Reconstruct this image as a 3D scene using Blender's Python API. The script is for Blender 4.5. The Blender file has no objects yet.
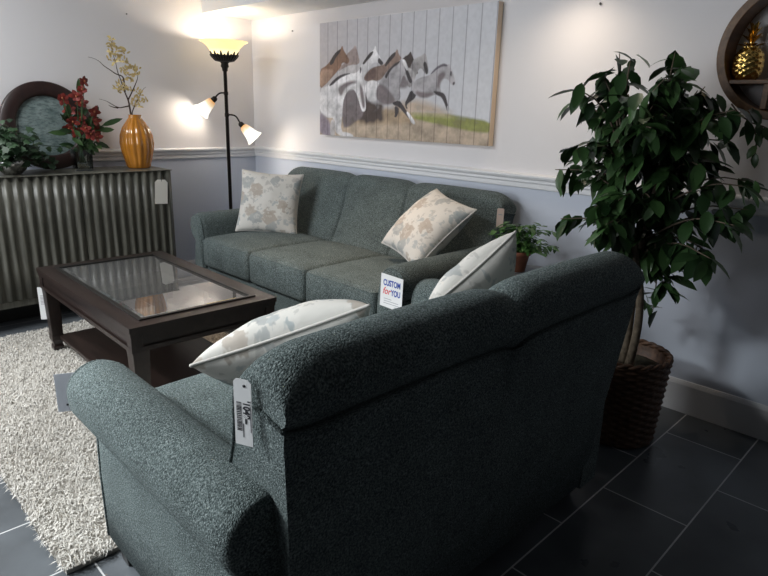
import bpy, bmesh, math, random
from mathutils import Vector, Matrix, Euler
PICTURE = [('sand', [(0.901, 1.3052), (1.1981, 1.3192), (1.4967, 1.3517), (1.7242, 1.3621), (1.8944, 1.3593), (2.0558, 1.3394), (2.208, 1.3263), (2.5218, 1.2978), (2.6038, 1.1266), (1.7403, 1.0333), (0.6822, 1.0645), (0.6854, 1.249)]), ('grass', [(1.6127, 1.3583), (1.7782, 1.3676), (1.9518, 1.3645), (2.0992, 1.3613), (2.2247, 1.3464), (2.4311, 1.3233), (2.4369, 1.2618), (2.3066, 1.2645), (2.1683, 1.2804), (1.9553, 1.3097), (1.7802, 1.3299), (1.6141, 1.3259)]), ('dust', [(1.6119, 1.3776), (1.7215, 1.4171), (1.8449, 1.4365), (1.9483, 1.419), (2.049, 1.3902), (2.146, 1.3681), (2.1784, 1.3512), (2.0353, 1.3541), (1.9013, 1.3575), (1.7246, 1.354)]), ('dust2', [(1.5772, 1.3875), (1.6717, 1.3823), (1.7459, 1.3645), (1.8545, 1.3292), (1.8567, 1.2919), (1.2768, 1.2737), (1.2548, 1.3007), (1.4012, 1.3181)]), ('roan', [(1.2046, 1.726), (1.2505, 1.7502), (1.2772, 1.7657), (1.2872, 1.7781), (1.2996, 1.7749), (1.3147, 1.7407), (1.3297, 1.7078), (1.3409, 1.6686), (1.3105, 1.6566), (1.2277, 1.6194), (1.1197, 1.6154), (1.1412, 1.6485), (1.2054, 1.6798)]), ('brown', [(0.9154, 1.6343), (1.0076, 1.6662), (1.0636, 1.7186), (1.1074, 1.7502), (1.1485, 1.7642), (1.1548, 1.7798), (1.1676, 1.7791), (1.1744, 1.7577), (1.2046, 1.726), (1.2305, 1.6987), (1.2372, 1.6787), (1.2163, 1.6635), (1.1798, 1.6754), (1.1583, 1.6708), (1.1521, 1.6482), (1.0977, 1.6091), (1.008, 1.5488), (0.915, 1.5005)]), ('brownlt', [(0.9387, 1.6337), (1.0077, 1.6388), (1.0753, 1.6301), (1.0533, 1.5827), (0.9619, 1.5213), (0.9197, 1.5217), (0.92, 1.6062)]), ('dark', [(1.019, 1.6659), (1.0746, 1.7316), (1.1139, 1.7526), (1.1507, 1.7641), (1.1401, 1.7421), (1.0968, 1.7105), (1.0639, 1.6644)]), ('white2', [(1.1197, 1.6154), (1.1631, 1.6345), (1.2481, 1.6585), (1.331, 1.6559), (1.342, 1.623), (1.3119, 1.5949), (1.1201, 1.5814), (1.0868, 1.5889)]), ('white', [(1.3318, 1.6233), (1.3808, 1.6865), (1.439, 1.7287), (1.4755, 1.7433), (1.4806, 1.7656), (1.4903, 1.7626), (1.4951, 1.7349), (1.515, 1.7128), (1.5429, 1.6804), (1.5607, 1.661), (1.5518, 1.6463), (1.5249, 1.6522), (1.4897, 1.6698), (1.4474, 1.6522), (1.3934, 1.5957), (1.3432, 1.5772)]), ('dark', [(1.3614, 1.6614), (1.4005, 1.6985), (1.4332, 1.7264), (1.4738, 1.7384), (1.4534, 1.7066), (1.411, 1.679), (1.3817, 1.6543)]), ('darkgrey', [(1.5195, 1.6963), (1.5469, 1.674), (1.5645, 1.6584), (1.55, 1.6439), (1.5249, 1.6535), (1.5089, 1.6716)]), ('chest', [(1.3837, 1.5829), (1.4519, 1.6329), (1.529, 1.6458), (1.5668, 1.6483), (1.594, 1.6723), (1.6421, 1.711), (1.6707, 1.7219), (1.6754, 1.7362), (1.6864, 1.7333), (1.6928, 1.7112), (1.7154, 1.6885), (1.7395, 1.667), (1.6774, 1.6571), (1.6057, 1.616), (1.5515, 1.5542), (1.4347, 1.5496), (1.3844, 1.5568)]), ('brown2', [(1.3936, 1.5892), (1.4364, 1.6231), (1.4812, 1.6346), (1.5112, 1.6058), (1.4932, 1.568), (1.4247, 1.5536), (1.3903, 1.5633)]), ('dark', [(1.5709, 1.642), (1.6028, 1.6844), (1.642, 1.7134), (1.6707, 1.7219), (1.6664, 1.6978), (1.6363, 1.6769), (1.6042, 1.6509), (1.5824, 1.6354)]), ('darkbr', [(1.7184, 1.6642), (1.7437, 1.6898), (1.7782, 1.7003), (1.7912, 1.7164), (1.7998, 1.716), (1.8077, 1.6991), (1.8246, 1.6723), (1.8476, 1.6298), (1.8651, 1.5936), (1.8538, 1.5819), (1.8266, 1.6065), (1.7828, 1.6137), (1.7463, 1.639)]), ('grey2', [(1.8115, 1.6608), (1.8481, 1.6808), (1.8896, 1.6909), (1.9056, 1.7019), (1.9139, 1.7015), (1.9262, 1.6894), (1.9332, 1.6565), (1.9458, 1.6152), (1.9459, 1.5882), (1.9314, 1.5814), (1.914, 1.5925), (1.8887, 1.6227), (1.8609, 1.6056), (1.838, 1.5582), (1.8099, 1.5015), (1.7663, 1.5264), (1.7876, 1.5894)]), ('darkgrey', [(1.91, 1.6573), (1.927, 1.6509), (1.9445, 1.6093), (1.9413, 1.5824), (1.9261, 1.5863), (1.9126, 1.6161), (1.9011, 1.64)]), ('shade', [(1.6779, 1.5671), (1.7303, 1.6029), (1.7678, 1.5655), (1.7875, 1.5261), (1.771, 1.5042), (1.6991, 1.5047)]), ('darkgrey', [(1.8101, 1.4978), (1.8601, 1.4732), (1.8446, 1.4427), (1.8071, 1.424), (1.7762, 1.4051), (1.7918, 1.3803), (1.7738, 1.3826), (1.7614, 1.4149), (1.7828, 1.4486)]), ('grey', [(1.814, 1.5222), (1.847, 1.552), (1.897, 1.5691), (1.9582, 1.5761), (1.9781, 1.5968), (2.0169, 1.6213), (2.0636, 1.6347), (2.0922, 1.6281), (2.1038, 1.6391), (2.1114, 1.6207), (2.125, 1.6045), (2.1395, 1.5758), (2.1544, 1.5414), (2.154, 1.5266), (2.141, 1.5153), (2.1231, 1.5269), (2.1011, 1.5502), (2.0721, 1.5599), (2.0514, 1.5394), (2.044, 1.5081), (2.0554, 1.4822), (2.0277, 1.4647), (1.9951, 1.4647), (1.9299, 1.4454), (1.8696, 1.4574), (1.8251, 1.4794)]), ('mane', [(1.958, 1.5785), (1.9887, 1.6082), (2.0243, 1.6303), (2.0632, 1.6405), (2.0952, 1.6303), (2.088, 1.6214), (2.0564, 1.6247), (2.0145, 1.6098), (1.9835, 1.5896)]), ('shade', [(1.8418, 1.4915), (1.9195, 1.4767), (1.9858, 1.4813), (2.0029, 1.4694), (1.9299, 1.4454), (1.8697, 1.4562)]), ('shade', [(2.0198, 1.5783), (2.0661, 1.6003), (2.0835, 1.577), (2.069, 1.56), (2.0419, 1.5372), (2.0336, 1.4964), (2.0162, 1.5142), (2.0218, 1.5492)]), ('darkgrey', [(1.9853, 1.4884), (2.0425, 1.4835), (2.0751, 1.4752), (2.0924, 1.4553), (2.104, 1.4261), (2.1156, 1.397), (2.127, 1.3713), (2.108, 1.3709), (2.093, 1.4026), (2.0752, 1.4295), (2.0575, 1.4529), (2.0196, 1.4647)]), ('white', [(2.1025, 1.4027), (2.1152, 1.4028), (2.1305, 1.3655), (2.1116, 1.3651)]), ('darkgrey', [(2.1161, 1.599), (2.1289, 1.593), (2.1249, 1.5647), (2.1147, 1.5763)]), ('darkgrey', [(2.1363, 1.5359), (2.1546, 1.538), (2.1528, 1.522), (2.1394, 1.5164)]), ('darkmass', [(1.3798, 1.5044), (1.439, 1.4121), (1.5759, 1.4198), (1.5628, 1.3613), (1.5803, 1.3094), (1.5422, 1.2886), (1.5214, 1.3211), (1.4932, 1.2805), (1.4326, 1.292), (1.4189, 1.2714), (1.3811, 1.3041), (1.3651, 1.2833), (1.3288, 1.3163), (1.3486, 1.3575), (1.3369, 1.4112)]), ('darkmass', [(1.1775, 1.3822), (1.2527, 1.4105), (1.348, 1.3844), (1.3899, 1.3582), (1.3186, 1.3024), (1.2661, 1.2733), (1.1902, 1.2569)]), ('white', [(1.3912, 1.5306), (1.4503, 1.561), (1.5133, 1.5471), (1.5434, 1.5161), (1.5357, 1.4647), (1.4981, 1.4257), (1.4285, 1.4252), (1.3967, 1.478)]), ('grey', [(1.5232, 1.5419), (1.5695, 1.5817), (1.6093, 1.6184), (1.6595, 1.6491), (1.7092, 1.6681), (1.7191, 1.6859), (1.7305, 1.671), (1.7481, 1.6727), (1.7631, 1.6541), (1.7903, 1.6051), (1.823, 1.5476), (1.817, 1.5319), (1.7939, 1.5383), (1.7673, 1.5753), (1.7419, 1.5856), (1.7192, 1.5393), (1.7119, 1.5021), (1.7264, 1.4647), (1.7153, 1.4334), (1.661, 1.4141), (1.5955, 1.407), (1.5405, 1.4389), (1.5154, 1.4906)]), ('shade', [(1.5234, 1.5355), (1.5813, 1.5221), (1.63, 1.4837), (1.6784, 1.4395), (1.6611, 1.4115), (1.5861, 1.4031), (1.5178, 1.4232), (1.4963, 1.4777)]), ('darkgrey', [(1.5753, 1.5791), (1.6093, 1.6184), (1.6594, 1.6515), (1.7162, 1.6715), (1.6959, 1.6479), (1.6513, 1.6296), (1.6158, 1.597), (1.593, 1.5599)]), ('darkgrey', [(1.7426, 1.6427), (1.7677, 1.6335), (1.7911, 1.5893), (1.8196, 1.5476), (1.8118, 1.5307), (1.7902, 1.5407), (1.7672, 1.5777), (1.7548, 1.612)]), ('white', [(1.7231, 1.6761), (1.7481, 1.6727), (1.7673, 1.6419), (1.7833, 1.6052), (1.7617, 1.6143), (1.739, 1.6428)]), ('white2', [(1.7679, 1.6298), (1.8299, 1.61), (1.8419, 1.5497), (1.8253, 1.5378), (1.8059, 1.5745)]), ('darkgrey', [(1.6514, 1.4203), (1.7153, 1.4334), (1.7437, 1.4085), (1.7855, 1.3652), (1.823, 1.3285), (1.8057, 1.3205), (1.7609, 1.3547), (1.7155, 1.3918), (1.6615, 1.4039)]), ('white', [(1.7747, 1.365), (1.7961, 1.3654), (1.8558, 1.3068), (1.8568, 1.2894), (1.832, 1.2936), (1.8017, 1.3279)]), ('darkgrey', [(1.671, 1.3989), (1.7082, 1.3917), (1.7132, 1.3639), (1.6964, 1.3305), (1.6742, 1.3274), (1.6805, 1.3531)]), ('shade', [(1.1658, 1.4373), (1.2084, 1.492), (1.3035, 1.5049), (1.3471, 1.418), (1.3837, 1.3581), (1.3704, 1.3173), (1.2872, 1.2878), (1.2556, 1.2591), (1.1683, 1.2421)]), ('white', [(0.915, 1.5047), (1.0309, 1.5318), (1.1091, 1.5748), (1.2066, 1.6052), (1.3014, 1.603), (1.3359, 1.6232), (1.3476, 1.6463), (1.3604, 1.6225), (1.3615, 1.5768), (1.3811, 1.5307), (1.3971, 1.4648), (1.4095, 1.3852), (1.4, 1.3611), (1.3756, 1.3552), (1.3585, 1.3778), (1.3409, 1.418), (1.3061, 1.4849), (1.272, 1.5078), (1.2298, 1.4987), (1.198, 1.4648), (1.1748, 1.4167), (1.167, 1.3403), (1.1508, 1.2202), (1.2347, 1.2165), (1.2868, 1.2019), (1.2828, 1.1877), (1.1691, 1.1854), (1.1104, 1.2043), (1.0921, 1.225), (1.0823, 1.3103), (1.0088, 1.3085), (0.9145, 1.3497)]), ('darkgrey', [(1.0127, 1.5209), (1.0758, 1.5685), (1.1635, 1.6035), (1.2701, 1.6051), (1.1854, 1.5896), (1.1092, 1.5611), (1.0648, 1.5315)]), ('shade', [(1.1208, 1.5172), (1.2075, 1.5488), (1.2919, 1.5583), (1.3234, 1.5446), (1.2399, 1.5296), (1.1867, 1.4989), (1.1546, 1.451), (1.1255, 1.4855)]), ('shade', [(1.3378, 1.5444), (1.3671, 1.5203), (1.3893, 1.4515), (1.3993, 1.3851), (1.3791, 1.3781), (1.3614, 1.4248), (1.3455, 1.4847)]), ('purple', [(0.9145, 1.3497), (0.9854, 1.3194), (1.0367, 1.2805), (1.0603, 1.1805), (0.914, 1.1798)]), ('white2', [(1.0504, 1.3023), (1.0824, 1.2961), (1.0922, 1.2107), (1.0833, 1.1786), (1.0465, 1.1798), (1.0323, 1.2372)]), ('dark', [(1.3397, 1.6335), (1.3496, 1.6462), (1.3583, 1.6226), (1.3448, 1.5942)])]
FICUS_TIPS = [(3.255, -0.692, 1.435), (3.316, -0.632, 1.496), (3.353, -0.595, 1.562), (3.429, -0.52, 1.558), (3.484, -0.465, 1.495), (3.555, -0.395, 1.584), (3.594, -0.357, 1.535), (3.636, -0.315, 1.454), (3.679, -0.272, 1.419), (3.73, -0.223, 1.372), (3.763, -0.19, 1.252), (3.796, -0.157, 1.137), (3.776, -0.177, 1.036), (3.724, -0.228, 0.993), (3.685, -0.267, 0.889), (3.652, -0.299, 0.82), (3.62, -0.331, 0.539), (3.59, -0.36, 0.692), (3.503, -0.446, 0.839), (3.385, -0.564, 0.979), (3.319, -0.629, 0.936), (3.266, -0.681, 0.946), (3.239, -0.708, 1.146), (3.254, -0.693, 1.24), (3.293, -0.654, 1.377), (3.354, -0.594, 1.312), (3.423, -0.526, 1.405), (3.51, -0.44, 1.364), (3.581, -0.369, 1.411), (3.413, -0.535, 1.219), (3.337, -0.611, 1.126), (3.503, -0.447, 1.172), (3.61, -0.341, 1.176), (3.695, -0.256, 1.211), (3.481, -0.468, 1.052), (3.577, -0.373, 1.016), (3.399, -0.549, 1.073), (3.311, -0.636, 1.029), (3.651, -0.3, 1.067), (3.515, -0.434, 1.262), (3.65, -0.302, 1.305), (3.454, -0.495, 1.316)]
TRUNKS = [[(3.499, -0.45, 0.34), (3.501, -0.449, 0.511), (3.503, -0.446, 0.667), (3.507, -0.443, 0.805), (3.512, -0.438, 0.923), (3.516, -0.433, 1.046), (3.524, -0.426, 1.185)], [(3.531, -0.462, 0.344), (3.541, -0.451, 0.536), (3.534, -0.459, 0.698), (3.506, -0.486, 0.824), (3.482, -0.51, 0.947), (3.464, -0.527, 1.067), (3.428, -0.563, 1.202)]]
TWIGS = [[(-1.1264, 1.2853), (-1.1286, 1.3376), (-1.1376, 1.3893), (-1.1532, 1.4402), (-1.1741, 1.5028), (-1.1882, 1.5649), (-1.202, 1.6262), (-1.2145, 1.699), (-1.2086, 1.7604)], [(-1.1532, 1.4402), (-1.1529, 1.5166), (-1.164, 1.5413), (-1.2025, 1.5515), (-1.2393, 1.574), (-1.2756, 1.5962), (-1.3043, 1.6247), (-1.3401, 1.6401), (-1.3705, 1.6437)], [(-1.1343, 1.3505), (-1.1688, 1.3431), (-1.2096, 1.3355), (-1.2469, 1.3601), (-1.2841, 1.378), (-1.3215, 1.3893)], [(-1.2096, 1.3355), (-1.2487, 1.3409), (-1.2736, 1.353)], [(-1.1376, 1.3893), (-1.1136, 1.429), (-1.0736, 1.4953), (-1.0553, 1.5478), (-1.0658, 1.5855)], [(-1.1264, 1.2853), (-1.093, 1.3517), (-1.0677, 1.4048), (-1.0283, 1.4586), (-1.0126, 1.4789)]]
BLOSSOMS = [(-1.2151, 1.7598), (-1.2315, 1.7218), (-1.2068, 1.7119), (-1.183, 1.6894), (-1.155, 1.7103), (-1.1368, 1.6933), (-1.1788, 1.6651), (-1.2257, 1.649), (-1.2085, 1.6257), (-1.1745, 1.6406), (-1.118, 1.6073), (-1.1349, 1.5683), (-1.0999, 1.5832), (-1.0784, 1.5974), (-1.052, 1.5864), (-1.1169, 1.5441), (-1.1395, 1.5174), (-1.0988, 1.5196), (-1.068, 1.5598), (-1.182, 1.4898), (-1.2048, 1.457), (-1.1576, 1.4655), (-1.1318, 1.4539), (-1.18, 1.439), (-1.0965, 1.3907), (-1.0712, 1.4437), (-1.0445, 1.4318), (-1.093, 1.3517), (-1.0571, 1.3658), (-1.0274, 1.3865), (-1.0677, 1.4048), (-1.1291, 1.6316), (-1.2286, 1.6855), (-1.1605, 1.5792)]

scene = bpy.context.scene
COL = scene.collection
PI = math.pi
rnd = random.Random(7)

# ------------------------------------------------------------------ materials
def new_mat(name):
    m = bpy.data.materials.new(name); m.use_nodes = True
    nt = m.node_tree; b = nt.nodes['Principled BSDF']
    return m, nt, b
def N(nt, t, **kw):
    n = nt.nodes.new(t)
    for k, v in kw.items():
        if k.startswith('i_'): n.inputs[k[2:].replace('_', ' ')].default_value = v
        else: setattr(n, k, v)
    return n
def L(nt, a, ao, b, bi): nt.links.new(a.outputs[ao], b.inputs[bi])
def ramp(nt, stops, interp='LINEAR'):
    r = nt.nodes.new('ShaderNodeValToRGB'); r.color_ramp.interpolation = interp
    e = r.color_ramp.elements
    while len(e) < len(stops): e.new(0.5)
    for i, (p, c) in enumerate(stops):
        e[i].position = p; e[i].color = (c[0], c[1], c[2], 1)
    return r
def simple(name, col, rough=0.5, metal=0.0, noise=0.0, scale=30, bump=0.0, spec=0.5, coat=0.0, sub=None):
    m, nt, b = new_mat(name)
    b.inputs['Base Color'].default_value = (*col, 1)
    b.inputs['Roughness'].default_value = rough
    b.inputs['Metallic'].default_value = metal
    b.inputs['Specular IOR Level'].default_value = spec
    if coat: b.inputs['Coat Weight'].default_value = coat; b.inputs['Coat Roughness'].default_value = 0.05
    if noise or bump:
        tc = N(nt, 'ShaderNodeTexCoord'); no = N(nt, 'ShaderNodeTexNoise', i_Scale=scale, i_Detail=4.0)
        L(nt, tc, 'Object', no, 'Vector')
        if noise:
            r = ramp(nt, [(0.3, [c * (1 - noise) for c in col]), (0.7, [min(1, c * (1 + noise)) for c in col])])
            L(nt, no, 'Fac', r, 'Fac'); L(nt, r, 'Color', b, 'Base Color')
        if bump:
            bp = N(nt, 'ShaderNodeBump', i_Strength=bump, i_Distance=0.01)
            L(nt, no, 'Fac', bp, 'Height'); L(nt, bp, 'Normal', b, 'Normal')
    return m

def fabric_mat(name, dark, mid, fleck):
    m, nt, b = new_mat(name)
    tc = N(nt, 'ShaderNodeTexCoord')
    mp = N(nt, 'ShaderNodeMapping'); mp.inputs['Scale'].default_value = (1, 1, 1)
    L(nt, tc, 'Object', mp, 'Vector')
    v = N(nt, 'ShaderNodeTexVoronoi', i_Scale=290.0); v.feature = 'F1'
    L(nt, mp, 'Vector', v, 'Vector')
    n1 = N(nt, 'ShaderNodeTexNoise', i_Scale=240.0, i_Detail=2.0); L(nt, mp, 'Vector', n1, 'Vector')
    n2 = N(nt, 'ShaderNodeTexNoise', i_Scale=9.0, i_Detail=4.0); L(nt, mp, 'Vector', n2, 'Vector')
    r1 = ramp(nt, [(0.33, dark), (0.52, mid), (0.72, fleck)]); L(nt, n1, 'Fac', r1, 'Fac')
    r2 = ramp(nt, [(0.3, (0.82, 0.82, 0.82)), (0.7, (1.1, 1.1, 1.1))]); L(nt, n2, 'Fac', r2, 'Fac')
    mx = N(nt, 'ShaderNodeMixRGB', blend_type='MULTIPLY', i_Fac=1.0)
    L(nt, r1, 'Color', mx, 'Color1'); L(nt, r2, 'Color', mx, 'Color2'); L(nt, mx, 'Color', b, 'Base Color')
    b.inputs['Roughness'].default_value = 0.9
    b.inputs['Specular IOR Level'].default_value = 0.15
    b.inputs['Sheen Weight'].default_value = 0.10; b.inputs['Sheen Roughness'].default_value = 0.4
    b.inputs['Sheen Tint'].default_value = (0.8, 0.9, 0.9, 1)
    bp = N(nt, 'ShaderNodeBump', i_Strength=0.75, i_Distance=0.004); bp.invert = True
    L(nt, v, 'Distance', bp, 'Height'); L(nt, bp, 'Normal', b, 'Normal')
    return m

def wood_mat(name, a, c, rough=0.35, axis='X', scale=3.0, coat=0.0):
    m, nt, b = new_mat(name)
    tc = N(nt, 'ShaderNodeTexCoord'); mp = N(nt, 'ShaderNodeMapping')
    s = [scale * 9] * 3; s['XYZ'.index(axis)] = scale * 0.7
    mp.inputs['Scale'].default_value = s
    L(nt, tc, 'Object', mp, 'Vector')
    no = N(nt, 'ShaderNodeTexNoise', i_Scale=1.0, i_Detail=6.0, i_Roughness=0.6, i_Distortion=0.6); L(nt, mp, 'Vector', no, 'Vector')
    r = ramp(nt, [(0.3, a), (0.7, c)]); L(nt, no, 'Fac', r, 'Fac'); L(nt, r, 'Color', b, 'Base Color')
    b.inputs['Roughness'].default_value = rough
    if coat: b.inputs['Coat Weight'].default_value = coat; b.inputs['Coat Roughness'].default_value = 0.15
    bp = N(nt, 'ShaderNodeBump', i_Strength=0.08, i_Distance=0.004); L(nt, no, 'Fac', bp, 'Height'); L(nt, bp, 'Normal', b, 'Normal')
    return m

def pillow_mat(name):
    m, nt, b = new_mat(name)
    tc = N(nt, 'ShaderNodeTexCoord')
    mp = N(nt, 'ShaderNodeMapping'); mp.inputs['Scale'].default_value = (1, 1, 0.4); L(nt, tc, 'Object', mp, 'Vector')
    wn = N(nt, 'ShaderNodeTexNoise', i_Scale=34.0, i_Detail=2.0); L(nt, mp, 'Vector', wn, 'Vector')
    mv = N(nt, 'ShaderNodeMixRGB', blend_type='LINEAR_LIGHT', i_Fac=0.045); L(nt, mp, 'Vector', mv, 'Color1'); L(nt, wn, 'Color', mv, 'Color2')
    v = N(nt, 'ShaderNodeTexVoronoi', i_Scale=9.0); L(nt, mv, 'Color', v, 'Vector')
    v2 = N(nt, 'ShaderNodeTexVoronoi', i_Scale=19.0); L(nt, mv, 'Color', v2, 'Vector')
    # big flower heads: disc with ringed petals
    d = ramp(nt, [(0.0, (0.9, 0.9, 0.9)), (0.12, (0.35, 0.35, 0.35)), (0.18, (0.8, 0.8, 0.8)), (0.40, (0.7, 0.7, 0.7)), (0.46, (0, 0, 0))])
    L(nt, v, 'Distance', d, 'Fac')
    d2 = ramp(nt, [(0.0, (0.85, 0.85, 0.85)), (0.30, (0.55, 0.55, 0.55)), (0.38, (0, 0, 0))]); L(nt, v2, 'Distance', d2, 'Fac')
    hue = ramp(nt, [(0.0, (0.40, 0.335, 0.28)), (0.35, (0.33, 0.345, 0.345)), (0.6, (0.44, 0.375, 0.32)), (0.85, (0.29, 0.335, 0.35))], 'CONSTANT')
    sp = N(nt, 'ShaderNodeSeparateColor'); L(nt, v, 'Color', sp, 'Color'); L(nt, sp, 'Red', hue, 'Fac')
    hue2 = ramp(nt, [(0.0, (0.43, 0.41, 0.385)), (0.5, (0.37, 0.40, 0.41))], 'CONSTANT')
    sp2 = N(nt, 'ShaderNodeSeparateColor'); L(nt, v2, 'Color', sp2, 'Color'); L(nt, sp2, 'Green', hue2, 'Fac')
    mxa = N(nt, 'ShaderNodeMixRGB'); mxa.inputs['Color1'].default_value = (0.66, 0.63, 0.585, 1)
    L(nt, d2, 'Color', mxa, 'Fac'); L(nt, hue2, 'Color', mxa, 'Color2')
    mxb = N(nt, 'ShaderNodeMixRGB'); L(nt, d, 'Color', mxb, 'Fac'); L(nt, mxa, 'Color', mxb, 'Color1'); L(nt, hue, 'Color', mxb, 'Color2')
    L(nt, mxb, 'Color', b, 'Base Color')
    b.inputs['Roughness'].default_value = 0.75; b.inputs['Specular IOR Level'].default_value = 0.25
    wv = N(nt, 'ShaderNodeTexNoise', i_Scale=14.0, i_Detail=2.0); L(nt, tc, 'Object', wv, 'Vector')
    bp = N(nt, 'ShaderNodeBump', i_Strength=0.25, i_Distance=0.02); L(nt, wv, 'Fac', bp, 'Height'); L(nt, bp, 'Normal', b, 'Normal')
    return m

M = {}
FD, FM, FF = (0.034, 0.044, 0.044), (0.112, 0.140, 0.138), (0.27, 0.31, 0.305)
M['fabric'] = fabric_mat('teal_grey_chenille', FD, FM, FF)
M['pillow'] = pillow_mat('floral_cream_fabric')
M['pillow_piping'] = simple('cream_piping', (0.60, 0.57, 0.53), 0.8)
M['trim'] = simple('white_trim_paint', (0.80, 0.80, 0.82), 0.45)
M['ceiling'] = simple('ceiling_paint', (0.80, 0.80, 0.81), 0.8)
M['black_wood'] = simple('black_leg', (0.012, 0.011, 0.01), 0.4)
M['espresso'] = wood_mat('espresso_wood', (0.010, 0.0058, 0.0050), (0.024, 0.0140, 0.0115), 0.36, 'X', 3.0)
M['espresso_y'] = wood_mat('espresso_wood_cross', (0.010, 0.0058, 0.0050), (0.024, 0.0140, 0.0115), 0.36, 'Y', 3.0)
M['dark_metal'] = simple('dark_bronze_metal', (0.018, 0.014, 0.012), 0.42, 0.6)
M['ring_wood'] = wood_mat('walnut_ring', (0.085, 0.040, 0.014), (0.19, 0.095, 0.038), 0.45, 'Y', 4.0)
M['mahogany'] = wood_mat('mahogany', (0.011, 0.0045, 0.004), (0.026, 0.009, 0.007), 0.45, 'Z', 4.0, 0.1)
M['pine'] = wood_mat('pale_pine', (0.78, 0.60, 0.43), (0.88, 0.71, 0.54), 0.6, 'Z', 3.0)
M['gold'] = simple('gold_finish', (0.78, 0.52, 0.16), 0.24, 1.0)
M['silver'] = simple('silver_finish', (0.35, 0.35, 0.34), 0.25, 1.0)
M['terracotta'] = simple('terracotta', (0.24, 0.085, 0.045), 0.7, noise=0.2)
M['soil'] = simple('mossy_soil', (0.035, 0.032, 0.016), 0.95, noise=0.5, scale=60, bump=0.8)
M['bark'] = simple('ficus_bark', (0.13, 0.10, 0.07), 0.85, noise=0.35, scale=40, bump=0.6)
M['wicker'] = simple('brown_wicker', (0.085, 0.040, 0.020), 0.6, noise=0.45, scale=55, bump=0.3)
M['paper'] = simple('white_card', (0.80, 0.80, 0.80), 0.6)
M['paper_cream'] = simple('cream_card', (0.90, 0.87, 0.80), 0.6)
M['paper_grey'] = simple('pale_grey_card', (0.72, 0.73, 0.76), 0.6)
def thin_card(m):
    nt = m.node_tree; o = nt.nodes['Material Output']; tr = N(nt, 'ShaderNodeBsdfTranslucent'); tr.inputs['Color'].default_value = (0.7, 0.72, 0.76, 1)
    mx = N(nt, 'ShaderNodeMixShader'); mx.inputs['Fac'].default_value = 0.5
    L(nt, nt.nodes['Principled BSDF'], 'BSDF', mx, 1); L(nt, tr, 'BSDF', mx, 2); L(nt, mx, 'Shader', o, 'Surface')
thin_card(M['paper_grey'])
M['paper_pink'] = simple('pinkish_card', (0.62, 0.47, 0.40), 0.6)
M['ink'] = simple('black_ink', (0.02, 0.02, 0.025), 0.6)
M['ink_soft'] = simple('grey_ink', (0.33, 0.33, 0.36), 0.6)
M['ink_blue'] = simple('blue_ink', (0.03, 0.075, 0.38), 0.6)
M['ink_red'] = simple('red_ink', (0.70, 0.05, 0.06), 0.6)
M['string'] = simple('dark_string', (0.05, 0.05, 0.05), 0.8)
M['twig'] = simple('dark_twig', (0.055, 0.030, 0.020), 0.8)
M['blossom'] = simple('pale_gold_blossom', (0.60, 0.46, 0.20), 0.6)
M['petal'] = simple('red_petal', (0.17, 0.016, 0.010), 0.6, noise=0.4, scale=40)
M['petal_core'] = simple('orange_flower_heart', (0.28, 0.08, 0.03), 0.6)
M['wall_nail'] = simple('nail_steel', (0.2, 0.2, 0.2), 0.4, 0.8)

def leaf_mat(name, a, c, rough=0.38):
    m, nt, b = new_mat(name)
    g = N(nt, 'ShaderNodeNewGeometry'); r = ramp(nt, [(0.0, a), (1.0, c)])
    L(nt, g, 'Random Per Island', r, 'Fac'); L(nt, r, 'Color', b, 'Base Color')
    b.inputs['Roughness'].default_value = rough; b.inputs['Specular IOR Level'].default_value = 0.4
    return m
M['ficus_leaf'] = leaf_mat('ficus_leaf', (0.010, 0.030, 0.010), (0.060, 0.130, 0.040), 0.33)
M['ivy_leaf'] = leaf_mat('ivy_leaf', (0.006, 0.020, 0.007), (0.022, 0.055, 0.020), 0.5)
M['bright_leaf'] = leaf_mat('bright_leaf', (0.030, 0.090, 0.018), (0.085, 0.19, 0.045), 0.45)
M['flower_leaf'] = leaf_mat('flower_leaf', (0.016, 0.045, 0.014), (0.05, 0.10, 0.03), 0.5)

def wall_mat():
    m, nt, b = new_mat('two_tone_wall_paint')
    g = N(nt, 'ShaderNodeNewGeometry'); s = N(nt, 'ShaderNodeSeparateXYZ'); L(nt, g, 'Position', s, 'Vector')
    mt = N(nt, 'ShaderNodeMath', operation='GREATER_THAN'); mt.inputs[1].default_value = 1.02; L(nt, s, 'Z', mt, 0)
    mx = N(nt, 'ShaderNodeMixRGB'); mx.inputs['Color1'].default_value = (0.60, 0.64, 0.735, 1); mx.inputs['Color2'].default_value = (0.76, 0.735, 0.745, 1)
    L(nt, mt, 'Value', mx, 'Fac'); L(nt, mx, 'Color', b, 'Base Color'); b.inputs['Roughness'].default_value = 0.6
    tc = N(nt, 'ShaderNodeTexCoord'); no = N(nt, 'ShaderNodeTexNoise', i_Scale=120.0); L(nt, tc, 'Object', no, 'Vector')
    bp = N(nt, 'ShaderNodeBump', i_Strength=0.05, i_Distance=0.003); L(nt, no, 'Fac', bp, 'Height'); L(nt, bp, 'Normal', b, 'Normal')
    return m
M['wall'] = wall_mat()

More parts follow.
